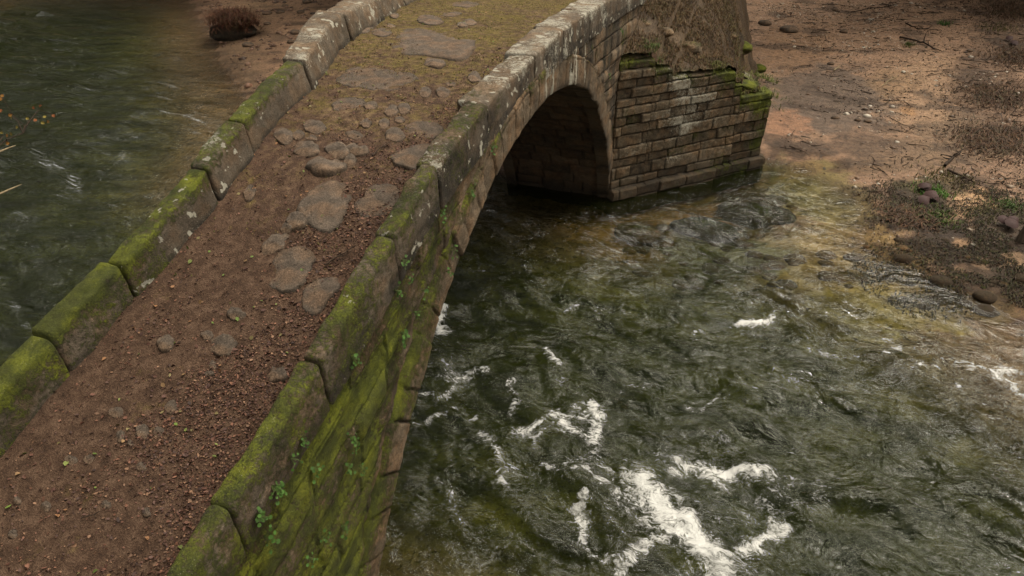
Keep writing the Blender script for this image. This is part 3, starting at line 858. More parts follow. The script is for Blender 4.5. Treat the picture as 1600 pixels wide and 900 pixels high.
def terrain(X, Y):
    X = np.asarray(X, float); Y = np.asarray(Y, float)
    d1 = seg_dist(X, Y, SHORE) * np.where(inside(X, Y, FAR), 1, -1)
    d2 = seg_dist(X, Y, NEARB[:8]) * np.where(inside(X, Y, NEARB), 1, -1)
    d1 = d1 + .35 * fbm(X * .7, Y * .7, 2, 3)
    left = sm(0, -5, X)
    land1 = .07 * sm(-.02, .30, d1) + (.045 + .07 * left) * np.clip(d1, 0, 9) + .10 * np.clip(d1 - 9, 0, 40) + .5 * np.clip(d1 - 31 + 15 * sm(-8, -30, X), 0, 24)  # last term: unseen hillside added to darken reflections of the horizon
    land2 = .35 * np.clip(d2, 0, 10) + .5 * np.clip(d2 - 16, 0, 40)
    dd = np.maximum(d1, d2)
    bed = -(.06 * sm(.0, .35, -dd) + .10 * np.clip(-dd, 0, 2) + .17 * np.clip(-dd - 2, 0, 4) + .10 * np.clip(-dd - 6, 0, 5))
    z = land1 + land2 + bed
    dp = seg_dist(X, Y, [(-3.2, .1), (.1, .1), (3.9, 3.8)])
    z = z - .40 * sm(1.3, .2, dp) * sm(.9, .1, d1) - .12 * sm(4, 1, dp) * sm(.3, -.5, d1)  # bed deepened here so the water shows a dark reflection band
    rough = .05 * fbm(X * .9, Y * .9, 5, 3) + .035 * fbm(X * 3, Y * 3, 9, 3) * sm(-.3, .3, fbm(X * .35, Y * .35, 15, 2) + .1)
    rid = 1 - 2.2 * np.abs(fbm(X * .7 + .25 * Y, Y * 1.5, 19, 4))
    rough = rough + sm(.2, 1.5, d1) * sm(-1, 1, X) * (.07 * np.clip(rid, 0, 1) * sm(-.2, .25, fbm(X * .25, Y * .25, 23, 2)) + .03 * fbm(X * 5, Y * 5, 29, 3))
    return z + rough, dd


def ground_at(px, py, dz=0.0):
    z = .2
    for _ in range(5):
        p = at_z(px, py, z); z = .3 * z + .7 * (float(terrain(p[0], p[1])[0]) + dz)
    return at_z(px, py, z)


def stretch(lo, hi, step, far_lo, far_hi, g=1.12):
    a = list(np.arange(lo, hi, step)); s = step
    while a[-1] < far_hi: s *= g; a.append(a[-1] + s)
    s = step; b = [lo]
    while b[-1] > far_lo: s *= g; b.append(b[-1] - s)
    return np.array(b[:0:-1] + a)


gx = stretch(-5, 15, .075, -320, 320, 1.07); gy = stretch(-10, 22, .08, -320, 340, 1.08)
X, Y = np.meshgrid(gx, gy, indexing='xy')
Z, DD = terrain(X, Y)
# colour zones: (px, py, rx, ry, colour, strength) become patches lying on the ground
base = np.zeros(X.shape + (3,)); base[:] = (.195, .122, .078); hl = sm(24, 34, DD + 18 * sm(-8, -30, X))[..., None]; base = base * (1 - hl) + np.array([.035, .032, .014]) * hl
ZONES = [
    (430, 90, 130, 130, (.165, .105, .06), 1), (460, 60, 60, 70, (.21, .128, .078), .9),
    (1300, 60, 330, 90, (.21, .132, .084), 1), (1450, 150, 90, 70, (.235, .152, .094), 1), (1290, 155, 110, 60, (.085, .064, .050), .85), (1225, 190, 45, 22, (.25, .135, .08), .7),
    (1240, 70, 70, 35, (.17, .10, .055), .7), (1395, 130, 45, 22, (.19, .12, .065), .6), (1420, 172, 14, 9, (.25, .14, .065), .8),
    (1540, 130, 70, 90, (.10, .060, .036), .75), (1590, 20, 90, 50, (.075, .046, .028), .8), (1250, 232, 60, 14, (.045, .03, .02), .8), (1300, 262, 120, 14, (.10, .062, .032), .7),
    (1400, 240, 90, 30, (.13, .085, .052), .8), (1500, 205, 70, 30, (.12, .08, .05), .8), (1350, 225, 60, 20, (.07, .045, .03), .7),
    (1430, 320, 50, 45, (.04, .03, .014), 1), (1520, 315, 38, 24, (.36, .23, .13), 1), (1470, 290, 60, 18, (.075, .06, .02), .7), (1570, 360, 60, 50, (.035, .024, .014), .9), (1480, 380, 80, 40, (.032, .021, .013), 1), (1560, 420, 70, 50, (.05, .034, .022), .85),
    (1500, 382, 16, 9, (.24, .15, .085), 1), (1535, 410, 20, 9, (.2, .13, .08), .9), (1580, 405, 24, 12, (.26, .17, .1), .9),
    (1270, 300, 80, 50, (.19, .148, .062), 1), (1320, 330, 60, 50, (.19, .145, .066), 1), (1390, 470, 140, 50, (.28, .21, .08), .9), (1250, 265, 40, 14, (.20, .135, .06), .8), (1540, 480, 90, 25, (.20, .14, .06), .8),
    (1380, 355, 30, 22, (.015, .011, .008), .8), (1020, 350, 170, 50, (.17, .09, .03), .9), (1170, 320, 60, 35, (.035, .022, .013), .9), (1290, 400, 160, 50, (.25, .17, .07), .9),
    (1120, 400, 120, 40, (.12, .11, .05), .9), (1500, 240, 60, 20, (.15, .10, .06), .6)]
deep = sm(-1.8, -4.5, DD)
mot = fbm(X * .9 + .5 * fbm(X, Y, 2, 2), Y * 1.5, 301, 4)
bedc = np.array([.115, .095, .036]) + sm(.02, .25, mot)[..., None] * np.array([.11, .075, .02]) - sm(.0, -.2, mot)[..., None] * np.array([.08, .064, .022])
base = base * (1 - deep[..., None]) + bedc * deep[..., None]
wX = X + .5 * fbm(X * .8, Y * .8, 61, 4); wY = Y + .5 * fbm(X * .8, Y * .8, 71, 4)
for px, py, rx, ry, c, st in ZONES:
    p = ground_at(px, py); e1 = (ground_at(px + rx, py) - p)[:2]; e2 = (ground_at(px, py - ry) - p)[:2]
    M_ = np.linalg.inv(np.stack([e1, e2], 1))
    ux, uy = wX - p[0], wY - p[1]
    q = np.hypot(M_[0, 0] * ux + M_[0, 1] * uy, M_[1, 0] * ux + M_[1, 1] * uy)
    w = (st * (1 - sm(.7, 1.08, q + .75 * fbm(X * 1.6, Y * 1.6, px * .1, 5, .6))))[..., None]
    base = base * (1 - w) + np.array(c) * w * (1 + (DD < 0)[..., None] * np.clip(1.6 * mot, -.7, .8)[..., None])
# dark drift lines of leaf crumbs
dl = sm(.06, .26, fbm(X * .55 + .4 * fbm(X, Y, 3, 2), Y * .9, 88, 4)) * sm(-.3, .5, DD) * .65
base = base * (1 - dl[..., None]) + np.array([.035, .022, .014]) * dl[..., None]
t = NT('river bank')
a = t.attr('col'); n2 = t.noise(5, 8, .7); n3 = t.noise(28, 6, .75); n4 = t.noise(90, 3, .7)
v = t.math('ADD', t.math('MULTIPLY', n2, .45), t.math('ADD', t.math('MULTIPLY', n3, .4), t.math('MULTIPLY', n4, .25)))
c = t.mix(1.0, a.outputs['Color'], t.ramp(v, [(.38, (.38, .33, .31)), (.52, (1.12, 1.08, 1.03)), (.68, (2.1, 2.03, 1.9))]), 'MULTIPLY')
c = t.mix(t.math('MULTIPLY', t.mr(t.noise(2.4, 9, .72, dist=.7), .56, .66), .7), c, (.035, .022, .014))
c = t.mix(t.math('MULTIPLY', t.mr(t.noise(9, 7, .75, dist=.6), .54, .64), .7), c, (.03, .02, .013))
wet = a.outputs['Alpha']
t.principled(c, t.mr(wet, 0, 1, .68, .26), .35, t.bump(t.math('ADD', n3, t.math('MULTIPLY', n2, 1.4)), 1.0, .06)); M_BANK = t.m
wet_line = (sm(.14, .03, Z) * sm(-.2, 0, Z))[..., None] * .4
base = base * (1 - wet_line)
wetv = np.clip(1 - sm(.0, .22, Z) + .5 * sm(-.1, .4, fbm(X * .5, Y * .5, 33, 3)) * (X > 2), 0, 1)
ground = mesh('ground', np.stack([X, Y, Z], -1).reshape(-1, 3), grid_faces(len(gy), len(gx)), M_BANK, attrs={'col': np.concatenate([base, wetv[..., None]], -1).reshape(-1, 4)})
tag(ground, 'sandy and muddy river bank and the river bed below it', 'ground', kind='structure')

# ------------------------------------------------------------------ water
FOAM = [  # polyline in px, half width px, strength
    ([(990, 742), (1015, 775), (1040, 800), (1060, 815), (1085, 850), (1120, 905)], 19, 1.35), ([(1030, 810), (1060, 830), (1100, 870), (1140, 920)], 22, 1.3), ([(1005, 740), (1012, 770), (1022, 790)], 15, 1.1),
    ([(950, 745), (965, 775), (985, 800), (1010, 815)], 16, .5), ([(1030, 715), (1060, 728), (1095, 718), (1120, 730), (1150, 742)], 13, .75), ([(1135, 738), (1165, 740), (1205, 742)], 9, 1.1), ([(1110, 725), (1122, 750), (1126, 762)], 7, .7),
    ([(905, 785), (912, 815), (918, 850)], 8, .85), ([(930, 870), (965, 888), (990, 868), (1020, 845), (1045, 835)], 8, .9), ([(965, 890), (960, 905)], 9, .9), ([(940, 790), (960, 815), (960, 850)], 20, .32),
    ([(1225, 815), (1218, 840), (1195, 850), (1170, 862), (1148, 872)], 11, .95), ([(1225, 812), (1221, 838)], 9, .9), ([(1180, 770), (1192, 785), (1208, 805)], 6, .6),
    ([(815, 672), (845, 665), (862, 650), (880, 668), (905, 676), (922, 685)], 9, .85), ([(925, 632), (940, 650), (932, 668), (922, 685)], 10, .8), ([(838, 695), (850, 680), (862, 655)], 8, .6), ([(920, 690), (930, 710)], 8, .5), ([(870, 660), (920, 640)], 22, .45),
    ([(752, 655), (765, 685), (775, 705), (785, 725), (800, 728)], 9, .6), ([(780, 745), (785, 765)], 6, .6), ([(850, 735), (870, 748)], 14, .5), ([(794, 600), (797, 630), (799, 645)], 4, .7), ([(760, 665), (795, 650)], 10, .4),
    ([(655, 610), (680, 620), (705, 610), (712, 588), (735, 582), (755, 580)], 8, .7), ([(700, 570), (690, 590), (712, 600)], 15, .45), ([(650, 668), (672, 665), (690, 655), (712, 652)], 8, .55), ([(695, 640), (715, 640)], 9, .4), ([(655, 565), (690, 575)], 20, .35),
    ([(690, 492), (686, 505), (690, 522)], 7, 1.1), ([(692, 500), (700, 525)], 6, .5), ([(686, 752), (702, 768), (715, 790), (728, 812), (728, 835)], 5, .6), ([(640, 815), (660, 830)], 8, .3),
    ([(846, 550), (860, 562), (876, 575)], 5, .75), ([(868, 486), (885, 476), (900, 468)], 6, .5), ([(1078, 530), (1105, 520)], 4, .55), ([(1158, 508), (1180, 502), (1212, 499)], 5, .95), ([(1090, 525), (1150, 510)], 4, .3),
    ([(1255, 508), (1262, 530), (1266, 548)], 4, .5), ([(1290, 548), (1325, 558), (1360, 565)], 6, .5), ([(1270, 498), (1335, 497)], 4, .35),
    ([(1378, 534), (1392, 538), (1408, 545)], 7, .75), ([(1410, 570), (1422, 578), (1435, 575)], 9, .75), ([(1430, 545), (1448, 560), (1462, 590)], 5, .6), ([(1475, 565), (1500, 575), (1520, 580)], 9, .65), ([(1525, 575), (1545, 585), (1570, 578)], 10, .7), ([(1555, 590), (1580, 612), (1605, 625)], 9, .75), ([(1500, 590), (1500, 610)], 6, .5),
    ([(1072, 640), (1092, 632), (1125, 622)], 5, .65), ([(1120, 625), (1145, 618)], 4, .4), ([(985, 598), (1010, 602)], 9, .45), ([(1025, 620), (1040, 640)], 5, .3), ([(1200, 570), (1240, 590), (1260, 600)], 7, .3), ([(1205, 580), (1215, 585)], 5, .35),
    ([(1540, 520), (1580, 535)], 7, .3), ([(1400, 610), (1420, 630)], 6, .3), ([(880, 735), (920, 720), (950, 730)], 16, .35), ([(820, 790), (840, 830), (850, 880)], 14, .22), ([(1290, 740), (1330, 750)], 8, .22),
    ([(270, 40), (330, 32)], 3, .28), ([(180, 75), (230, 60)], 4, .28), ([(60, 60), (120, 75)], 4, .25)]


wx = stretch(-7, 11.5, .05, -260, 260, 1.045); wy = stretch(-15.5, 5, .05, -200, 200, 1.06)
X, Y = np.meshgrid(wx, wy, indexing='xy')


def waves(X, Y):
    ca, sa = math.cos(-.35), math.sin(-.35)
    U = X * ca + Y * sa; Vv = -X * sa + Y * ca          # U runs with the current
    w1 = .9 * fbm(U * .28, Vv * .28, 4, 3); w2 = .9 * fbm(U * .28 + 9, Vv * .28 + 5, 6, 3)
    a = fbm((U + w1) * .42, (Vv + w2) * .75, 1, 3)
    b = 1 - np.abs(fbm((U + 1.6 * w1) * .7, (Vv + 1.6 * w2) * 2.0, 11, 3)) * 2
    c = fbm((U + w1) * 2.2 + .6 * w2, (Vv + w2) * 4.2, 21, 3)
    d_ = 1 - np.abs(fbm((U + 1.3 * w1) * 2.6, (Vv + 1.3 * w2) * 4.6, 41, 2)) * 2.2
    e_ = fbm((U + 2.5 * w1) * .6, (Vv + 2.0 * w2) * 1.9, 61, 2)
    gate = np.clip(.55 + 1.4 * fbm(U * .4, Vv * .6, 77, 2), .15, 1.3)
    return .28 * a + .24 * e_ + .085 * (b - .5) * gate + .018 * c * gate + .012 * d_ * gate


TZ, DD = terrain(X, Y)
calm = sm(-.1, -2.2, DD) * .92 + .06
chop = 1.0 + .0 * X
Z = waves(X, Y) * calm * (.5 + .5 * chop)
foam = np.zeros(X.shape)
fX = X + .42 * fbm(X * 1.3, Y * 1.3, 91, 6, .62); fY = Y + .42 * fbm(X * 1.3, Y * 1.3, 97, 6, .62)
for pts, w, st in FOAM:
    W = [tuple(at_z(*p)[:2]) for p in pts]
    c0 = at_z(*pts[len(pts) // 2]); ww = w * np.linalg.norm(c0 - CAM) / F_PX * 1.6
    lo = np.min(W, 0) - 3 * ww - .3; hi = np.max(W, 0) + 3 * ww + .3
    i0, i1 = np.searchsorted(wx, [lo[0], hi[0]]); j0, j1 = np.searchsorted(wy, [lo[1], hi[1]])
    sl = (slice(j0, j1), slice(i0, i1))
    d = seg_dist(fX[sl], fY[sl], W)
    foam[sl] = np.maximum(foam[sl], st * (.62 * np.exp(-(d / (.62 * ww)) ** 2) + .34 * np.exp(-(d / (1.7 * ww)) ** 2)))
Z = Z + .05 * foam * (1 + fbm(X * 6, Y * 6, 3, 3))
foam = foam * np.clip(.82 + .9 * fbm(X * .9, Y * .9, 191, 3), .3, 1.15)
foam = np.maximum(foam, .22 * sm(-.1, .3, fbm(X * .5, Y * .5, 195, 3)) * sm(.0, .6, X) * sm(9, 6, X) * sm(-5.5, -7.5, Y) + .07 * sm(.0, .35, fbm(X * .4, Y * .7, 196, 3)) * sm(-1.5, -3.5, DD) * (X > 0))
depth = np.clip(-TZ, 0, 3)
rapid = np.clip(.35 + .9 * fbm(X * .35, Y * .35, 201, 2), 0, 1) * sm(-1, -3.5, DD)

t = NT('river water')
fo = t.attr('foam').outputs['Fac']; de = t.attr('depth').outputs['Fac']
mp = t.mapv((1.0, 1.9, 1.0), (0, 0, .35))
warp = t.noise(.9, 3, .5, col=True)
wv = t.N('ShaderNodeVectorMath', operation='MULTIPLY_ADD'); t.set(wv.inputs[0], warp); wv.inputs[1].default_value = (1.1, 1.1, 0); t.set(wv.inputs[2], mp)
wv = wv.outputs[0]
b1 = t.noise(1.25, 3, .5, vec=wv, dist=1.6); b2 = t.noise(5.5, 5, .62, vec=wv, dist=1.2); b3 = t.noise(26, 4, .6, vec=wv, dist=.7)
hh = t.math('ADD', t.math('MULTIPLY', b1, 1.1), t.math('ADD', t.math('MULTIPLY', b2, .26), t.math('MULTIPLY', b3, .02)))
nb = t.bump(t.math('MULTIPLY', hh, t.attr('chop').outputs['Fac']), 1.0, .15)
# foam break-up: a torn web of bubbles that closes up where the foam is thick
wi = t.N('ShaderNodeVectorMath', operation='MULTIPLY_ADD'); t.set(wi.inputs[0], t.noise(1.3, 4, .6, col=True)); wi.inputs[1].default_value = (.9, .9, 0); t.set(wi.inputs[2], t.co); wi = wi.outputs[0]
f1 = t.noise(1.9, 6, .62, vec=wi, dist=.8); f2 = t.noise(15, 6, .72, vec=wi, dist=.3); f3 = t.noise(4.8, 6, .65, vec=wi, dist=.7)
ms = t.mapv((.8, 3.4, 1.0), (0, 0, .5), vec=wi); f4 = t.noise(9, 7, .75, vec=ms, dist=.4); f5 = t.noise(2.6, 4, .6, vec=ms, dist=.6)
fm = t.math('ADD', fo, t.math('ADD', t.math('MULTIPLY', t.math('SUBTRACT', f4, .5), 1.7), t.math('ADD', t.math('MULTIPLY', t.math('SUBTRACT', f5, .5), .8), t.math('ADD', t.math('MULTIPLY', t.math('SUBTRACT', f2, .5), 1.0), t.math('MULTIPLY', t.math('SUBTRACT', f3, .5), 1.7)))))
ff = t.math('MULTIPLY', t.mr(fm, .27, 1.02), t.mr(fo, .03, .35))
# loss of light on the way down grows with the depth of the water
tr = t.N('ShaderNodeBsdfTransparent'); ex = lambda k: t.math('POWER', math.exp(-k), de)
cc = t.N('ShaderNodeCombineColor'); t.set(cc.inputs[0], ex(1.0)); t.set(cc.inputs[1], ex(.75)); t.set(cc.inputs[2], ex(1.5)); t.set(tr.inputs[0], cc.outputs[0])
mu = t.N('ShaderNodeBsdfDiffuse'); t.set(mu.inputs[0], t.mix(t.noise(.45, 3), (.013, .020, .006), (.026, .029, .009))); t.set(mu.inputs['Normal'], nb)
m1 = t.N('ShaderNodeMixShader'); t.set(m1.inputs[0], t.math('SUBTRACT', 1.0, ex(.34))); t.t.links.new(tr.outputs[0], m1.inputs[1]); t.t.links.new(mu.outputs[0], m1.inputs[2])
fr = t.N('ShaderNodeFresnel'); fr.inputs[0].default_value = 1.36; t.set(fr.inputs['Normal'], nb)
gl = t.N('ShaderNodeBsdfGlossy'); gl.inputs['Roughness'].default_value = .03; gl.inputs[0].default_value = (1, 1, 1, 1); t.set(gl.inputs['Normal'], nb)
m2 = t.N('ShaderNodeMixShader'); t.set(m2.inputs[0], fr.outputs[0]); t.t.links.new(m1.outputs[0], m2.inputs[1]); t.t.links.new(gl.outputs[0], m2.inputs[2])
fd = t.N('ShaderNodeBsdfDiffuse'); fd.inputs[0].default_value = (.60, .60, .57, 1); t.set(fd.inputs['Normal'], t.bump(t.math('ADD', f1, f2), .8, .06))
m3 = t.N('ShaderNodeMixShader'); t.set(m3.inputs[0], t.math('MULTIPLY', ff, .92)); t.t.links.new(m2.outputs[0], m3.inputs[1]); t.t.links.new(fd.outputs[0], m3.inputs[2])
t.t.links.new(m3.outputs[0], t.out.inputs[0]); M_WATER = t.m
water = mesh('water', np.stack([X, Y, Z], -1).reshape(-1, 3), grid_faces(len(wy), len(wx)), M_WATER, attrs={'foam': foam.ravel(), 'depth': depth.ravel(), 'chop': (chop * (.35 + .65 * calm)).ravel()})
tag(water, 'dark olive river with ripples and white foam streaks flowing under the bridge', 'river', kind='structure')

# ------------------------------------------------------------------ coursed stone abutment with a pointed end
AB0 = np.array([0.02, 0.0]); TIP = np.array([4.02, 3.92])
abut = empty('stone_abutment', (1.9, 3.2, 0), 'pointed abutment of coursed stone blocks with earth and dry grass on top, beside the arch', 'abutment')
LEN = float(np.linalg.norm(TIP - AB0)); DIR = (TIP - AB0) / LEN; NRM = np.array([DIR[1], -DIR[0]])
rowsP = np.concatenate([[-.6, .02, .34], .34 + np.cumsum(np.random.default_rng(8).uniform(.20, .37, 18))])


def ab_top(u):     # broken top of the wall: one step per course
    h = np.interp(u, [0, 1.15, 1.16, 1.75, 1.76, 3.0, 4.05, 4.06, 4.35, 4.36, 9], [4.06, 4.02, 3.72, 3.70, 3.43, 3.38, 3.30, 2.92, 2.9, 2.5, 2.45])
    return h


def abut_face(A, B, name, seed, NU, NVV, vis=True):
    A = np.asarray(A, float); B = np.asarray(B, float); L = np.linalg.norm(B - A); d_ = (B - A) / L; nn = np.array([d_[1], -d_[0]])
    u = np.linspace(0, L, NU)[:, None]; v = np.linspace(0, 1, NVV)[None, :]
    top = (ab_top(u) if vis else 2.35 + 0 * u) + .03 * fbm(u * 2, u * 0, seed, 2)
    Zz = -.5 + (top + .5) * v; U = u + 0 * v
    wu = U + .02 * fbm(U * 3, Zz * 3, seed, 2); wz = Zz + .04 * fbm(U * 1.2, Zz * 1.5, seed + 3, 3) - .02 * U * .3
    dd, r1, r2, dq = masonry(wz, wu, rowsP, seed, .36, 1.3, (-1, 9))
    rec = 1 - sm(0, 1, dd / (.022 + .02 * np.clip(fbm(U * 1.5, Zz * 1.5, 7, 2) + .2, 0, 1)))
    disp = .065 * (r1 - .5) + .03 * fbm(U * 4, Zz * 4, 9, 4) - rec * (.04 + .06 * r2 * r2) - Zz * .012
    disp = disp + .17 * (1 - sm(.30, .35, wz))                      # the footing course stands forward
    # the top rows turn inward so that the broken wall head has a thickness
    tin = np.clip((v - .965) / .035, 0, 1) * .30
    off = disp - tin
    off[0] = -.35; off[-1] = -.35
    Xx = A[0] + d_[0] * U + nn[0] * off; Yy = A[1] + d_[1] * U + nn[1] * off
    Zz = np.minimum(Zz, top - .0) - .04 * tin
    near_top = sm(.75, .05, top - Zz)
    mossv = .04 + .22 * (r2 - .5) + .6 * fbm(U * 1.2, Zz * 1.2, 5, 4) + .36 * near_top + .22 * sm(2.9, 5.0, U) + .1 * rec
    lich = .22 + .20 * (r1 - .5) + .55 * fbm(U * .6, Zz * .6, 51, 2) + .25 * np.exp(-((U - 2.0) / 1.5) ** 2) - .5 * sm(.9, .4, Zz)
    dark = np.clip(.95 * rec + .75 * sm(.95, .2, Zz) + .35 * sm(0, .5, fbm(U * .9, Zz * .9, 71, 3)), 0, 1)
    mk = np.stack([mossv, lich, dark, r1], -1).reshape(-1, 4)
    return mesh(name, np.stack([Xx, Yy, Zz], -1).reshape(-1, 3), grid_faces(NU, NVV), M_PIER, abut, {'mask': mk})


abut_face(AB0, TIP, 'river_face', 61, 240, 190)
abut_face(TIP, (3.2, 6.2), 'bank_face', 63, 120, 60, vis=False)


def fill_z(X, Y):
    u = (X - AB0[0]) * DIR[0] + (Y - AB0[1]) * DIR[1]
    n_ = -((X - AB0[0]) * NRM[0] + (Y - AB0[1]) * NRM[1])             # metres in from the river face
    z = ab_top(np.clip(1.42 * X, 0, 5.6)) - .03 + .36 * np.clip(n_, 0, 4.2) * np.clip(1 - X / 4.6, .08, 1)
    return np.minimum(z, 5.0 + .1 * n_) + .24 * fbm(X * 1.2, Y * 1.2, 5, 3) + .09 * fbm(X * 4, Y * 4, 6, 3), u, n_


U = np.linspace(0, 1, 130)[:, None]; Vv = np.linspace(0, 1, 130)[None, :]
A_ = AB0 - NRM * .13; T_ = TIP - NRM * .13 - DIR * .22; C_ = np.array([-.1, 14.5]); D_ = np.array([4.6, 12.5])
P0 = A_[None, None] * (1 - U)[..., None] + T_ * U[..., None]; P1 = C_[None, None] * (1 - U)[..., None] + D_ * U[..., None]
P = P0 * (1 - Vv)[..., None] + P1 * Vv[..., None]
rag = (np.abs(2 * U - 1) ** 3 * (U > .5))[..., None] * np.ones((130, 130, 1)) * sm(.04, .15, Vv)[..., None]
P = P + rag * np.stack([.55 * fbm(P[..., 0] * .9, P[..., 1] * .9, 71, 3) - .1, 0 * P[..., 0]], -1)
fz, fu, fn = fill_z(P[..., 0], P[..., 1])
fz_g = fz.copy()
fz = fz - (fz + .3) * sm(.40, 1.0, U + .12 * fbm(P[..., 0] * .8, P[..., 1] * .8, 9, 3)) * sm(.06, .22, Vv)
fq = .5 + .5 * sm(-.35, .35, fbm(P[..., 0] * 1.5, P[..., 1] * 1.5, 3, 4)); fc = np.stack([.075 * fq, .047 * fq, .022 * fq], -1)
mossy = sm(.25, .0, fn)[..., None] * .7
fc = fc * (1 - mossy) + np.array([.08, .085, .02]) * mossy
mesh('earth_fill', np.concatenate([P, fz[..., None]], -1).reshape(-1, 3), grid_faces(130, 130, flip=False), M_BANK, abut, {'col': np.concatenate([fc, np.zeros(fz.shape + (1,))], -1).reshape(-1, 4)})
# loose cap stones on the broken head
def rock(name, c, r, mat, label, cat, group=None, parent=None, seed=0., moss=0., lich=.1, dark=.0, tone=.5, n=22, box=.0):
    th = np.linspace(0, 2 * math.pi, n * 2, endpoint=False)[None, :]; ph = np.linspace(-math.pi / 2 + .08, math.pi / 2 - .08, n)[:, None]
    D = np.stack([np.cos(ph) * np.cos(th), np.cos(ph) * np.sin(th), np.sin(ph) + 0 * th], -1)
    if box: 
        k = 1 / np.max(np.abs(D), -1)[..., None]; D = D * (1 - box) + D * k * box
    q = 1 + .30 * fbm(D[..., 0] * 1.1 + seed, D[..., 1] * 1.1, D[..., 2] * 1.1 + seed, 2) + .10 * fbm(D[..., 0] * 4 + seed, D[..., 1] * 4, D[..., 2] * 4, 3)
    V = (np.asarray(c) + D * q[..., None] * np.asarray(r)).reshape(-1, 3)
    Fq = grid_faces(n, 2 * n, wrap_m=True).tolist(); Fq.append(list(range(2 * n))[::-1]); Fq.append([(n - 1) * 2 * n + i for i in range(2 * n)])
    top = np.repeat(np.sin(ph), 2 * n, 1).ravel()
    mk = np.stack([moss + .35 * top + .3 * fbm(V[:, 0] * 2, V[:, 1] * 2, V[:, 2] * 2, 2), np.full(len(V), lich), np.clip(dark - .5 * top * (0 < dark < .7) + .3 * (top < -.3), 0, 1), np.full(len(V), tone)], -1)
    o = mesh(name, V, Fq, mat, parent, {'mask': mk}, origin=None if parent else c)
    if parent is None: tag(o, label, cat, group)
    elif label: o['label'] = label
    return o


def on_face(u, back): 
    p = AB0 + DIR * u - NRM * back
    return np.array([p[0], p[1], float(fill_z(p[0], p[1])[0])])


for k, (u, b, r, mo) in enumerate([(3.2, 1.2, (.3, .25, .16), .1), (4.9, .5, (.4, .3, .12), .4)]):
    p = on_face(u, b); rock('cap_stone', p, r, M_PIER, None, None, parent=abut, seed=k * 3.3 + 2, moss=mo, lich=.12, box=.35)

# dry grass on the abutment
n = 90000
p = np.stack([rng.uniform(0, 4, n), rng.uniform(0, 14, n)], 1)
pj = p[:, 0] + .15 + .7 * np.abs(fbm(p[:, 0] * .9, p[:, 1] * .9, 5, 3)) * sm(1.0, 3, p[:, 1] - p[:, 0])
ok = (p[:, 0] > .03) & inside(pj, p[:, 1], [(0, 0), tuple(TIP - DIR * .3), (2.2, 13.0), (0, 14.5)]) & (rng.random(n) < sm(-.45, .15, fbm(p[:, 0] * 1.4, p[:, 1] * 1.4, 9, 3)))
p = p[ok]; n = len(p)
fl_ = P_fill = np.concatenate([P, fz[..., None]], -1).reshape(-1, 3)
kd = __import__('mathutils').kdtree.KDTree(len(fl_))
for i_, q_ in enumerate(fl_): kd.insert((q_[0], q_[1], 0), i_)
kd.balance()
P = np.array([[a_, b_, fl_[kd.find((a_, b_, 0))[1]][2] - .02] for a_, b_ in p])
g = blades(P, rng.uniform(.05, .17, n), pick([(.125, .07, .03), (.08, .045, .02), (.15, .09, .04), (.07, .068, .018), (.10, .055, .022), (.05, .03, .016)], n, .4), lean=1.3, width=.007, name='dry_grass')
tag(g, 'short brown and olive dry grass covering the top of the abutment', 'grass', kind='stuff')
n = 60
for nm, lab, (cu, cb), col in [('grass_tuft', 'green grass tuft on the abutment head next to the bridge wall', (1.25, .35), (.07, .11, .02)), ('grass_tuft', 'yellow green tuft crowning the point of the abutment', (4.7, .35), (.14, .15, .025)), ('grass_tuft', 'olive tuft hanging over a step of the abutment head', (3.45, .25), (.10, .11, .02))]:
    u = cu + rng.normal(0, .16, 160); b = cb + rng.normal(0, .13, 160); pp = AB0[None] + DIR[None] * u[:, None] - NRM[None] * b[:, None]
    P = np.concatenate([pp, fill_z(pp[:, 0], pp[:, 1])[0][:, None]], 1)
    tuft(nm, lab, 'grass', P, rng.uniform(.07, .2, 160), pick([col], 160, .45), lean=1.2, width=.007)

def mound_at(px, py):
    z = 3.8
    for _ in range(8):
        q = at_z(px, py, z); z = .5 * z + .5 * fl_[kd.find((q[0], q[1], 0))[1]][2]
    return at_z(px, py, z)


for px, py, r, lab, mo in [(1160, 76, .36, 'mossy boulder perched on the right shoulder of the abutment mound', .5), (1138, 58, .26, 'dark stone sunk in the right shoulder of the abutment mound', .1), (1008, 40, .2, 'pale lichened stone on the abutment mound close to the bridge wall', -.1), (1040, 52, .22, 'small pale stone beside the middle of the abutment mound', -.1), (1185, 108, .3, 'moss cushion covered stone just behind the abutment point', .6)]:
    rock('mound_stone', mound_at(px, py) + [0, 0, r * .1], (r, r * .8, r * .6), M_PIER, lab, 'stone', seed=px * .021, moss=mo, lich=.35 if 'pale' in lab else .0, tone=.7 if 'pale' in lab else .4, n=16)
for px, py, k, s_, col, lab in [(1128, 22, 420, .5, (.10, .075, .022), 'olive grass fringe at the top right of the abutment mound'), (1152, 90, 420, .4, (.085, .085, .018), 'mossy green fringe below the perched boulder on the mound'), (1105, 60, 500, .55, (.11, .065, .028), 'rusty dry grass in the middle of the abutment mound'), (1050, 25, 500, .6, (.09, .06, .025), 'brown grass on the abutment mound near the bridge wall'), (1195, 122, 260, .25, (.09, .10, .016), 'green tuft hanging over the abutment point')]:
    c = mound_at(px, py); x = c[0] + rng.normal(0, s_, k); y = c[1] + rng.normal(0, s_, k)
    P = np.array([[a_, b_, fl_[kd.find((a_, b_, 0))[1]][2]] for a_, b_ in zip(x, y)])
    tuft('grass_tuft', lab, 'grass', P, .05 + .22 * rng.random(k) ** 2, pick([col], k, .6), origin=c, lean=2.2, width=.009)

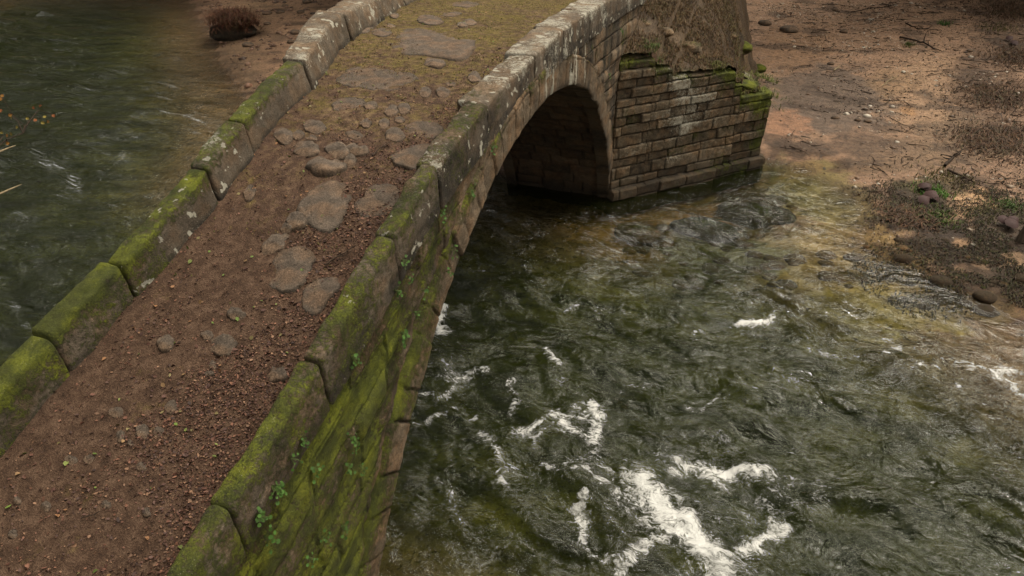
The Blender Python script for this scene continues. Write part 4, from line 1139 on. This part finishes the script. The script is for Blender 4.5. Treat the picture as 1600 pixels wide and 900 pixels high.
# ------------------------------------------------------------------ things on the right bank
def scatter(pxbox, n, dens=None, margin=0):
    P = []
    q = np.array([ground_at(x, y) for x, y in pxbox])
    lo, hi = q.min(0)[:2], q.max(0)[:2]
    x = rng.uniform(lo[0], hi[0], n); y = rng.uniform(lo[1], hi[1], n)
    z, dd = terrain(x, y)
    k = dd > margin
    k &= ~((x < 4.6) & (x > -4) & (y < 9.8))
    if dens is not None: k &= rng.random(n) < dens(x, y)
    return np.stack([x, y, z], 1)[k], dd[k]


# gravel and pebbles
def pebbles(P, size, cols, name):
    n = len(P)
    D = np.array([[1, 0, 0], [-1, 0, 0], [0, 1, 0], [0, -1, 0], [0, 0, 1], [.7, .7, .45], [-.7, .7, .45], [.7, -.7, .45], [-.7, -.7, .45]])
    D[5:] /= 1.05
    tri = np.array([[4, 7, 5], [4, 5, 6], [4, 6, 8], [4, 8, 7], [0, 5, 7], [2, 6, 5], [1, 8, 6], [3, 7, 8], [0, 2, 5], [2, 1, 6], [1, 3, 8], [3, 0, 7]])
    yaw = rng.uniform(0, 6.28, n); S = size[:, None] * rng.uniform(.5, 1, (n, 3)) * [1, 1, .6]
    V = D[None] * S[:, None] * rng.uniform(.8, 1.15, (n, 9, 1))
    x = V[..., 0] * np.cos(yaw)[:, None] - V[..., 1] * np.sin(yaw)[:, None]; y = V[..., 0] * np.sin(yaw)[:, None] + V[..., 1] * np.cos(yaw)[:, None]
    V = np.stack([x, y, V[..., 2]], -1) + P[:, None]
    Fq = (tri[None] + (np.arange(n) * 9)[:, None, None]).reshape(-1, 3)
    return mesh(name, V.reshape(-1, 3), Fq, M_LEAF_WET, attrs={'col': np.repeat(cols, 9, 0)})


M_LEAF_WET = leaf_material('wet pebble', .35)
P, dd = scatter([(1130, -20), (1700, -20), (1200, 260), (1700, 450)], 22000, lambda x, y: np.clip(.06 + 1.0 * sm(.05, .4, fbm(x * .45, y * .8, 7, 3)), 0, 1), .1)
o = pebbles(P, rng.gamma(1.6, .022, len(P)) + .006, pick([(.25, .17, .11), (.16, .10, .065), (.33, .25, .18), (.09, .06, .04), (.48, .42, .34)], len(P)), 'gravel')
tag(o, 'scattered wet pebbles and gravel on the right river bank', 'gravel', kind='stuff')
P = np.concatenate([np.array([ground_at(cx + rng.normal(0, sx), cy + rng.normal(0, sy)) for _ in range(k)]) for cx, cy, sx, sy, k in
                    [(1230, 15, 30, 12, 150), (1365, 45, 22, 20, 110), (1345, 72, 30, 8, 70), (1420, 68, 12, 5, 50), (1390, 15, 50, 12, 60)]])
o = pebbles(P, rng.gamma(2, .012, len(P)) + .012, pick([(.62, .58, .5), (.5, .45, .36), (.4, .33, .24)], len(P)), 'shingle')
tag(o, 'pale glinting shingle in patches at the top of the right bank', 'gravel', kind='stuff')
P, dd = scatter([(350, -10), (520, -10), (400, 200), (560, 60)], 5000, lambda x, y: np.clip(.15 + sm(-.1, .4, fbm(x * .6, y * .9, 17, 3)), 0, 1), .2)
P = P[P[:, 0] < -3.4]
if len(P):
    o = pebbles(P, rng.gamma(2.5, .03, len(P)) + .015, pick([(.18, .10, .065), (.13, .075, .05), (.22, .13, .085), (.08, .05, .035)], len(P)), 'rubble')
    tag(o, 'reddish stones and clods strewn over the bank beyond the left parapet', 'gravel', kind='stuff')


# leaf and twig debris
k = 24000
q = np.array([ground_at(px, py) for px, py in zip(rng.uniform(1360, 1640, 160), rng.uniform(290, 480, 160))])
i = rng.integers(0, len(q), k); x = q[i, 0] + rng.normal(0, .45, k); y = q[i, 1] + rng.normal(0, .45, k)
ok = rng.random(k) < sm(-.25, .2, fbm(x * .9, y * .9, 131, 3)); x, y = x[ok], y[ok]
P = np.stack([x, y, terrain(x, y)[0] - .01], 1); P = P[P[:, 2] > -.22]
tag(blades(P, rng.uniform(.03, .12, len(P)), pick([(.022, .014, .008), (.04, .024, .012), (.03, .028, .01), (.06, .035, .017), (.05, .05, .014)], len(P), .4), lean=2.2, width=.014, name='waterside_weeds'), 'dark matted weeds and roots along the right water edge', 'weeds', kind='stuff')
def debris_density(x, y):
    z, dd = terrain(x, y)
    return np.clip(.03 + sm(.04, .32, fbm(x * .5 + .4 * fbm(x, y, 3, 2), y * .9, 88, 4)) + .9 * sm(9.5, 12.5, x + .35 * (y)) * sm(-.3, .2, fbm(x * .9, y * .9, 8, 3)), 0, 1)


P, dd = scatter([(1100, -30), (1750, -30), (1200, 260), (1750, 520)], 60000, debris_density, .05)
n = len(P); P[:, 2] += .012
o = leaf_cards(P, rng.gamma(4, .008, n) + .012, pick([(.055, .03, .02), (.035, .022, .015), (.085, .045, .026), (.11, .06, .035), (.05, .04, .02)], n, .4), tilt=.5, name='bank_litter')
tag(o, 'dark brown leaf litter washed up in drifts on the right bank', 'leaf litter', kind='stuff')
P, dd = scatter([(1130, -30), (1750, -30), (1200, 260), (1750, 480)], 12000, debris_density, .1)
parts = []
for p in P[:1700]:
    L = rng.gamma(2, .11) + .1; a_ = rng.normal(.2, .9); d = np.array([math.cos(a_), math.sin(a_), rng.uniform(0, .12)]) * L
    parts.append(tube(np.stack([p + [0, 0, .015], p + d * .5 + rng.normal(0, L * .07, 3) * [1, 1, .3] + [0, 0, .02], p + d + [0, 0, .01]]), [.014, .010, .004], 5))
V, Fq = join(parts); tag(mesh('twig_debris', V, Fq, M_TWIG), 'dark twigs and root scraps washed up on the right bank', 'twigs', kind='stuff')

for pts, r, lab, m_ in [
    ([(1415, 38), (1432, 46), (1465, 48)], .03, 'dark forked branch lying on the smooth sand high on the bank', M_TWIG),
    ([(1405, 60), (1440, 68), (1470, 82)], .045, 'thick dark root in the black drift on the upper bank', M_TWIG),
    ([(1303, 112), (1312, 104)], .03, 'short pale stick standing on the grey mud patch', M_PALE),
    ([(1378, 136), (1390, 127), (1402, 121)], .022, 'pale thin stick at the edge of the grey mud patch', M_PALE),
    ([(1490, 145), (1500, 136), (1520, 126)], .02, 'dark curved stick at the edge of the smooth sand', M_TWIG),
    ([(1475, 262), (1490, 247), (1500, 240)], .05, 'dark snag sticking up from the lower right bank', M_TWIG),
    ([(1480, 268), (1505, 280), (1522, 288)], .04, 'dark fallen branch beside the snag on the lower right bank', M_TWIG),
    ([(1330, 20), (1365, 14), (1400, 8)], .025, 'long dark branch at the top of the right bank', M_TWIG)]:
    twig('fallen_branch', pts, r, lab, m_, ground_at, r + .02, 4, 'branch')

# tufts and moss on the lower right bank
for px, py, k, s_, col, lab in [
    (1458, 300, 260, .24, (.06, .15, .015), 'bright green grass tuft among the brown leaves on the lower right bank'),
    (1466, 338, 220, .3, (.06, .10, .015), 'green mossy tuft just below the brightest tuft'), (1480, 278, 240, .45, (.085, .075, .02), 'olive moss patch above the brightest tuft'),
    (1545, 330, 200, .4, (.08, .075, .025), 'olive grass edging the pale sand hollow'), (1575, 320, 160, .22, (.06, .11, .02), 'green tuft at the foot of the leaning trunk'),
    (1476, 38, 120, .16, (.05, .12, .02), 'small green plant on the smooth sand high on the bank'), (1560, 45, 200, .4, (.09, .08, .025), 'olive tuft at the top right of the bank'),
    (1420, 70, 90, .12, (.10, .12, .03), 'pale green sprig in the shingle on the upper bank')]:
    c = ground_at(px, py); x = c[0] + rng.normal(0, s_, k); y = c[1] + rng.normal(0, s_, k)
    P = np.stack([x, y, terrain(x, y)[0]], 1)
    tuft('grass_tuft', lab, 'grass', P, rng.uniform(.06, .2, k), pick([col], k, .5), origin=c, lean=1.1, width=.012)

# rust brown dead bracken along the right edge
G4 = 'dead brown bracken on the right bank'; BR = 3
for px, py, k, s_, lab in [(1560, 150, 500, .7, 'dead brown bracken clump at the right edge beside the smooth sand'), (1590, 20, 500, .9, 'dead bracken clump at the top right corner of the bank'), (1545, 225, 400, .6, 'dead bracken clump above the leaning trunk'),
                           (1590, 215, 360, .6, 'dead bracken clump at the right edge, behind the trunk'), (1600, 90, 400, .7, 'dead bracken clump at the right edge between the two larger ones'), (1420, 340, 220, .35, 'dark dead weeds beside the round brown leaves')]:
    k *= BR; c = ground_at(px, py); x = c[0] + rng.normal(0, s_, k); y = c[1] + rng.normal(0, s_, k)
    P = np.stack([x, y, terrain(x, y)[0]], 1)
    tuft('dead_bracken', lab, 'bracken', P, rng.uniform(.04, .2, k), pick([(.075, .038, .02), (.05, .026, .015), (.11, .055, .026), (.06, .045, .018)], k, .4), G4, c, lean=3.2, width=.016)

# round purple brown leaves of a dying plant
for pts, lab in [([(1437, 296), (1441, 318), (1462, 316), (1450, 312), (1447, 300)], 'dying plant with round purple brown leaves beside the brightest grass tuft'),
                 ([(1575, 360), (1582, 355), (1570, 352)], 'dying plant with purple brown leaves below the leaning trunk'), ([(1577, 65), (1583, 70)], 'dying plant with purple brown leaves at the upper right of the bank')]:
    c = ground_at(*pts[0]); root = empty('broadleaf_plant', c, lab, 'plant')
    for px, py in pts:
        p = ground_at(px, py); top = p + [rng.normal(0, .04), rng.normal(0, .04), rng.uniform(.14, .24)]
        V, Fq = tube(np.stack([c, (c + top) / 2 + [0, 0, .05], top]), .008, 5); mesh('stem', V, Fq, M_TWIG, root)
        th = np.arange(14) * 2 * math.pi / 14; R_ = rng.uniform(.15, .2)
        nrm = np.array([rng.normal(0, .25), -.35 + rng.normal(0, .2), 1]); nrm /= np.linalg.norm(nrm); a_ = np.cross(nrm, [0, 1, 0]); a_ /= np.linalg.norm(a_); b_ = np.cross(nrm, a_)
        rad = R_ * (1 - .25 * np.exp(-((th - math.pi) / .4) ** 2)) * (1 + .07 * rng.normal(0, 1, 14))
        ring = top + rad[:, None] * (np.cos(th)[:, None] * a_ + np.sin(th)[:, None] * b_) + nrm * (-.05)
        mid = top + .5 * rad[:, None] * (np.cos(th)[:, None] * a_ + np.sin(th)[:, None] * b_)
        V = np.concatenate([[top], mid, ring]); Fq = [[0, 1 + j, 1 + (j + 1) % 14] for j in range(14)] + [[1 + j, 15 + j, 15 + (j + 1) % 14, 1 + (j + 1) % 14] for j in range(14)]
        q = rng.uniform(.5, .8); mesh('leaf', V, Fq, M_LEAF, root, {'col': np.tile([.075 * q, .036 * q, .032 * q], (29, 1))})

# leaning tree at the right edge
c = ground_at(1592, 378)
tree = empty('bank_tree', c, 'slender grey tree leaning out of the picture at the right edge of the bank', 'tree')
C = c + np.array([[0, 0, -.1], [.12, .05, .8], [.3, .05, 1.8], [.62, .2, 3.2], [.95, .3, 4.8], [1.3, .2, 6.5]])
parts = [tube(C, [.12, .1, .09, .075, .05, .02], 10)]; tips = []
for i in range(16):
    s0 = rng.uniform(.55, 1); b = np.array([np.interp(s0, np.linspace(0, 1, 6), C[:, k]) for k in range(3)])
    d = np.array([rng.normal(.5, .6), rng.normal(0, .7), rng.uniform(.2, 1.0)]) * rng.uniform(.6, 1.3); e = b + d
    parts.append(tube(np.stack([b, b + d * .5 + rng.normal(0, .06, 3), e]), [.03, .02, .008], 6)); tips.append(e); tips.append(b + d * .6)
V, Fq = join(parts); mesh('trunk', V, Fq, M_BARK, tree)
P = np.concatenate([e + rng.normal(0, .35, (60, 3)) for e in tips])
leaf_cards(P, rng.uniform(.05, .1, len(P)), pick([(.10, .07, .015), (.13, .06, .015), (.06, .07, .012)], len(P)), tilt=1, name='crown', parent=tree)

# ------------------------------------------------------------------ stones under and beside the shallow water
G5 = 'cobbles in the shallow water below the abutment'
boxes = [(840, 1180, 330, 385, 26), (1150, 1240, 300, 350, 10), (1180, 1420, 380, 440, 18), (1380, 1600, 440, 490, 8), (1000, 1250, 385, 420, 10)]
for x0, x1, y0, y1, k in boxes:
    for _ in range(k):
        p = at_z(rng.uniform(x0, x1), rng.uniform(y0, y1)); z = float(terrain(p[0], p[1])[0]); r = min(.27, rng.gamma(2.5, .06) + .05)
        if p[0] < .3: continue
        rock('cobble', (p[0], p[1], z - r * .05), (r, r * rng.uniform(.6, .95), r * .45), M_RIVERSTONE, 'brown cobble lying under the shallow water off the abutment and the bank', 'cobble', G5, seed=float(rng.uniform(0, 90)), moss=-.2, lich=-.3, dark=.85 if x0 > 1300 else float(rng.choice([0, .3, .6])), tone=float(rng.uniform(.2, .9)), n=9)
for px, py, r, lab in [(1185, 322, (1.15, .62, .36), 'dark mossy rock mass breaking the shallow water off the point of the abutment'), (1105, 345, (.9, .5, .22), 'brown flat rock awash below the abutment, left of the dark rock mass'), (1000, 352, (.7, .5, .2), 'amber flat rock under the water below the middle of the abutment'), (1390, 362, (.8, .5, .22), 'black wet rock at the edge of the olive shallows')]:
    p = at_z(px, py); p[2] = -.10 - r[2] * .75
    rock('river_rock', p, r, M_RIVERSTONE, lab, 'rock', seed=px * .017, moss=.0, lich=-.4, dark=.95 if 'dark' in lab or 'black' in lab else .2, tone=.4, n=26)
G6 = 'dark stones along the right water edge'
for _ in range(18):
    p = ground_at(rng.uniform(1370, 1600), rng.uniform(335, 485)); r = rng.gamma(3, .03) + .04
    rock('shore_stone', p + [0, 0, -r * .1], (r, r * rng.uniform(.6, .95), r * .55), M_RIVERSTONE, 'dark wet stone on the muddy water edge at the right of the picture', 'stone', G6, seed=float(rng.uniform(0, 90)), moss=float(rng.uniform(-.4, .15)), lich=-.2, dark=float(rng.choice([.5, .8, .95])), tone=float(rng.uniform(.1, .6)), n=8)
for px, py, r, lab in [(1305, 16, .16, 'single cream stone at the top of the right bank'), (1318, 50, .2, 'tan stone below the cream stone on the right bank'), (1515, 80, .13, 'small pale stone on the smooth sand near the right edge'), (1575, 84, .12, 'pale stone among bracken at the right edge'),
                       (1305, 185, .16, 'tan stone on the grey mud patch'), (1340, 188, .12, 'pale nugget of stone below the tan mud stone'), (1355, 190, .14, 'brown stone beside the pale nugget'), (1298, 100, .15, 'tan stone near the pale sticks'),
                       (1232, 48, .4, 'broad flat stone just beyond the abutment top'), (1195, 38, .32, 'dark flat rock at the edge of the abutment mound')]:
    p = ground_at(px, py); rock('bank_stone', p + [0, 0, r * .15], (r, r * .8, r * .5), M_SLAB, lab, 'stone', 'loose stones on the right bank', seed=px * .01, moss=-.2 + (.6 if 'mossy' in lab else 0), lich=.1, tone=.75 if 'cream' in lab or 'pale' in lab else .5, n=12)

# ------------------------------------------------------------------ left bank: overhanging mossy boulder with red grass, stones, branch with orange leaves
c = at_z(368, 62)
c = np.array([c[0], c[1], .38])
rock('mossy_boulder', c, (1.15, .85, .55), M_PIER, 'dark mossy boulder overhanging the water on the bank beyond the left parapet', 'boulder', seed=4.2, moss=-.05, lich=-.4, dark=.95, n=30)  # coloured near black to stand in for the shaded hollow of the overhang
k = 5000; x = c[0] + rng.normal(.2, .62, k); y = c[1] + rng.normal(.1, .5, k); rr2 = ((x - c[0]) / 1.15) ** 2 + ((y - c[1]) / .9) ** 2
ok = rr2 < 1.15 + 2.2 * np.clip(fbm(x * 2.2, y * 2.2, 3, 3) + .15, 0, 1); x, y = x[ok], y[ok]; P = np.stack([x, y, c[2] + .15 + .5 * np.sqrt(np.clip(1 - rr2[ok] / 1.5, 0, 1))], 1)
tuft('dry_grass_clump', 'rust red dry grass drooping over the mossy boulder', 'grass', P, .12 + .75 * rng.random(len(P)) ** 2, pick([(.12, .034, .02), (.07, .026, .015), (.15, .06, .027), (.08, .055, .018), (.05, .022, .013)], len(P), .4), lean=2.6, width=.010)
o = leaf_cards(np.array([c + [-.95, -.75, .45]]), .16, np.array([[.5, .2, .07]]), name='fallen_leaf', origin=c + [-.95, -.75, .45], aspect=(.7, .71)); tag(o, 'single orange leaf caught on the edge of the mossy boulder', 'leaf')
for px, py, r, lab in [(418, 22, .28, 'rounded tan stone in the shallows right of the boulder'), (438, 20, .24, 'pale stone next to the rounded tan one right of the boulder'), (418, 38, .2, 'small sunken stone below the rounded tan one'), (480, 4, .3, 'pale reddish stone at the top of the left bank'), (462, 52, .3, 'brown stone on the mud beside the white-lichened parapet'),
                       (470, 20, .24, 'brown clod of rock above the bank mud'), (388, 72, .3, 'flat dark stone at the water edge below the boulder'), (455, 66, .22, 'small brown stone on the mud nearest the parapet'), (445, 10, .2, 'brown rock at the top edge of the left bank')]:
    p = ground_at(px, py); rock('bank_rock', p + [0, 0, r * .1], (r, r * .8, r * .5), M_SLAB, lab, 'stone', 'loose stones on the left bank', seed=px * .013, moss=-.3, lich=-.1, tone=.55, n=12, dark=.2)

# leafy twig hanging into view from the left
def along(px, py, dist):
    d = ray(px, py); return CAM + d / np.linalg.norm(d) * dist


DIST = 11.5
root = empty('leafy_branch', along(-30, 240, DIST), 'thin branch with small orange autumn leaves hanging over the water', 'branch')
S = [[(-40, 262), (10, 218), (36, 208), (38, 196), (20, 180), (2, 150)], [(36, 208), (44, 192), (42, 186)], [(36, 208), (28, 190), (17, 180)], [(-20, 250), (5, 212), (-10, 210)], [(10, 218), (14, 226)], [(38, 200), (60, 172), (85, 180)]]
parts = [tube(np.array([along(*p, DIST + .1 * i) for i, p in enumerate(s)]), np.linspace(.009, .003, len(s)), 5) for s in S]
V, Fq = join(parts); mesh('stem', V, Fq, M_TWIG, root)
LV = [(4, 150, 1), (53, 168, 0), (63, 166, 0), (43, 185, 2), (55, 188, 0), (70, 183, 2), (76, 190, 1), (84, 181, 0), (16, 180, 1), (19, 184, 2), (3, 207, 2), (12, 212, 1), (18, 209, 2), (12, 224, 1), (1, 173, 0), (67, 192, 2), (27, 199, 2), (1, 155, 1)]
C3 = [(.42, .13, .03), (.48, .22, .04), (.40, .30, .05)]
for px, py, c_ in LV:
    leaf_cards(np.array([along(px, py, DIST + rng.normal(0, .1))]), .050, np.array([C3[c_]]) * .45, up=np.array([[.2, -.6, .7]]), aspect=(.75, .95), name='leaf', parent=root, tilt=.3)
for k, (pts, lab) in enumerate([([(-20, 312), (6, 300), (22, 293), (34, 288)], 'twig tip coloured pale yellow as if lit, poking in at the left edge, lower one'), ([(-20, 245), (2, 236), (14, 231), (25, 227)], 'twig tip coloured pale yellow as if lit, poking in at the left edge, upper one')]):
    P = np.array([along(*p, 11.0) for p in pts]); V, Fq = tube(P, [.012, .012, .009, .003], 6)  # pale wood colour makes the tips look lit yellow
    tag(mesh('twig_tip', V, Fq, M_PALE, origin=P[0]), lab, 'twig')
for pts, lab in [([(356, 138), (357, 118), (359, 100)], 'thin bare twig standing in the water by the left bank'), ([(58, 284), (66, 268), (69, 250)], 'thin bare twig rising from the water at the left')]:
    P = np.array([at_z(*pts[0], -.2), at_z(*pts[0], .3) + [.05, .05, 0], at_z(*pts[0], .75) + [.12, .02, 0]]); V, Fq = tube(P, [.014, .01, .005], 6); tag(mesh('bare_twig', V, Fq, M_TWIG, origin=P[0]), lab, 'twig')

# ------------------------------------------------------------------ woodland that closes the valley off beyond the frame (it darkens the reflections)
def in_frame(P, m=120):
    q = P - CAM; cy, sy, cp, sp = math.cos(YAW), math.sin(YAW), math.cos(PITCH), math.sin(PITCH)
    r = q[:, 0] * cy + q[:, 1] * sy; f = -q[:, 0] * sy + q[:, 1] * cy; u = q[:, 2]
    dz = f * cp - u * sp; up = f * sp + u * cp
    dz_ = np.maximum(dz, .01); px = 800 + F_PX * r / dz_; py = 450 - F_PX * up / dz_
    return (dz > 0) & (px > -m) & (px < 1600 + m) & (py > -m) & (py < 900 + m)


leaves_, trunks = [], []
wr = np.random.default_rng(5)
for k in range(250):
    a_ = wr.uniform(0, 2 * math.pi); d_ = wr.uniform(24, 50) if k < 90 else wr.uniform(46, 66)
    if k >= 90: a_ = wr.uniform(math.radians(60), math.radians(215))
    b = np.array([3 + d_ * math.cos(a_), -6 + d_ * math.sin(a_) * .9, 0])
    tz, dd = terrain(b[0], b[1])
    if dd < 1.0: continue
    b[2] = float(tz)
    if math.hypot(b[0] - 15, b[1] - 9) < 15: continue
    hh_ = wr.uniform(11, 18) + (2 if k >= 90 else 0); R_ = wr.uniform(3.2, 6.0)
    cc_ = b + [wr.normal(0, 1), wr.normal(0, 1), hh_ - R_ * .8]
    if math.hypot(b[0] - CAM[0], b[1] - CAM[1]) < 9: continue
    m = int(150 + 24 * R_ * R_)
    q = wr.normal(0, 1, (m, 3)); q /= np.linalg.norm(q, axis=1)[:, None]; q *= (wr.random(m) ** .45)[:, None]
    L_ = cc_ + q * [R_, R_, R_ * 1.15]
    L_ = L_[fbm(L_[:, 0] * .45, L_[:, 1] * .45, L_[:, 2] * .45, 2) > -.12]
    leaves_.append(L_[~in_frame(L_, 160)])
    pts = np.stack([b + (cc_ - b) * s_ for s_ in np.linspace(0, 1, 8)])
    if not in_frame(pts, 160).any(): trunks.append(tube(pts, np.linspace(.35, .1, 8), 7))
for k in range(9):  # trunkless crowns added out of view to darken the left water
    R_ = wr.uniform(3.5, 6); cc_ = np.array([wr.uniform(-40, -9), wr.uniform(-16, 26), wr.uniform(17, 27)]); m = int(150 + 24 * R_ * R_)
    q = wr.normal(0, 1, (m, 3)); q /= np.linalg.norm(q, axis=1)[:, None]; q *= (wr.random(m) ** .45)[:, None]
    L_ = cc_ + q * [R_, R_, R_ * .7]; L_ = L_[fbm(L_[:, 0] * .45, L_[:, 1] * .45, L_[:, 2] * .45, 2) > -.12]
    leaves_.append(L_[~in_frame(L_, 160)])
a_ = wr.uniform(0, 2 * math.pi, 16000); d_ = wr.uniform(32, 72, 16000); x_ = -4 + d_ * np.cos(a_); y_ = d_ * np.sin(a_); tz, dd = terrain(x_, y_)  # low foliage added to close the bright gap under the crowns
L_ = np.stack([x_, y_, tz + wr.uniform(.2, 9, 16000) * (.4 + .6 * sm(32, 50, d_))], 1)[dd > 1.5]; leaves_.append(L_[~in_frame(L_, 160)])
P = np.concatenate(leaves_); n = len(P); sz = np.concatenate([wr.uniform(.45, 1.0, n - len(leaves_[-1][~in_frame(leaves_[-1], 160)])), wr.uniform(.8, 1.9, len(leaves_[-1]))])
o = leaf_cards(P, sz, pick([(.03, .032, .012), (.045, .04, .012), (.06, .04, .014), (.025, .03, .012)], n), tilt=1.2, name='woodland', aspect=(.7, 1.0))
tag(o, 'unseen woodland around the river valley, added to darken its reflections', 'woodland', kind='stuff')
V, Fq = join(trunks); tag(mesh('woodland_trunks', V, Fq, M_BARK), 'bare trunks of the unseen woodland added around the river', 'woodland', kind='stuff')
print('woodland cards', n)

# ------------------------------------------------------------------ light, sky, camera
w = bpy.data.worlds.new('World'); sc.world = w; w.use_nodes = True
nt = w.node_tree; nt.nodes.clear()
EL, AZ = math.radians(60), math.radians(48)           # azimuth from +Y towards +X
sky = nt.nodes.new('ShaderNodeTexSky'); sky.sky_type = 'NISHITA'; sky.sun_disc = False; sky.sun_elevation = EL; sky.sun_rotation = AZ
sky.air_density = 1.0; sky.dust_density = 8.0; sky.ozone_density = 1.0
hs = nt.nodes.new('ShaderNodeHueSaturation'); hs.inputs['Saturation'].default_value = .18
mx = nt.nodes.new('ShaderNodeMix'); mx.data_type = 'RGBA'; mx.blend_type = 'MULTIPLY'; mx.inputs[0].default_value = 1; mx.inputs[7].default_value = (1.0, .94, .82, 1)
bg = nt.nodes.new('ShaderNodeBackground'); bg.inputs[1].default_value = .15
ow = nt.nodes.new('ShaderNodeOutputWorld')
nt.links.new(sky.outputs[0], hs.inputs['Color']); nt.links.new(hs.outputs[0], mx.inputs[6]); cn = nt.nodes.new('ShaderNodeTexNoise'); cn.inputs['Scale'].default_value = 3.2; cn.inputs['Detail'].default_value = 5
cm = nt.nodes.new('ShaderNodeMapRange'); cm.inputs[1].default_value = .35; cm.inputs[2].default_value = .65; cm.inputs[3].default_value = .55; cm.inputs[4].default_value = 1.9
nt.links.new(cn.outputs[0], cm.inputs[0])
vm = nt.nodes.new('ShaderNodeVectorMath'); vm.operation = 'SCALE'; nt.links.new(mx.outputs[2], vm.inputs[0]); nt.links.new(cm.outputs[0], vm.inputs['Scale'])
nt.links.new(vm.outputs[0], bg.inputs[0]); nt.links.new(bg.outputs[0], ow.inputs[0])
sun = bpy.data.lights.new('Sun', 'SUN'); sun.energy = .55; sun.angle = math.radians(40); sun.color = (1, .93, .82)
so = bpy.data.objects.new('sun', sun); COL.objects.link(so)
so.rotation_euler = (math.pi / 2 - EL, 0, math.pi - AZ)
cam = bpy.data.cameras.new('Camera'); cam.sensor_width = 36; cam.lens = 36 * F_PX / 1600; cam.clip_end = 2000; cam.clip_start = .1
co = bpy.data.objects.new('camera', cam); COL.objects.link(co)
co.location = CAM; co.rotation_euler = (math.pi / 2 - PITCH, 0, YAW)
sc.camera = co
sc.view_settings.view_transform = 'Standard'; sc.view_settings.look = 'None'; sc.view_settings.exposure = .66; sc.view_settings.gamma = 1
sc.view_settings.use_curve_mapping = False
sc.cycles.use_denoising = True
sc.cycles.max_bounces = 6; sc.cycles.diffuse_bounces = 3; sc.cycles.glossy_bounces = 3; sc.cycles.transparent_max_bounces = 8
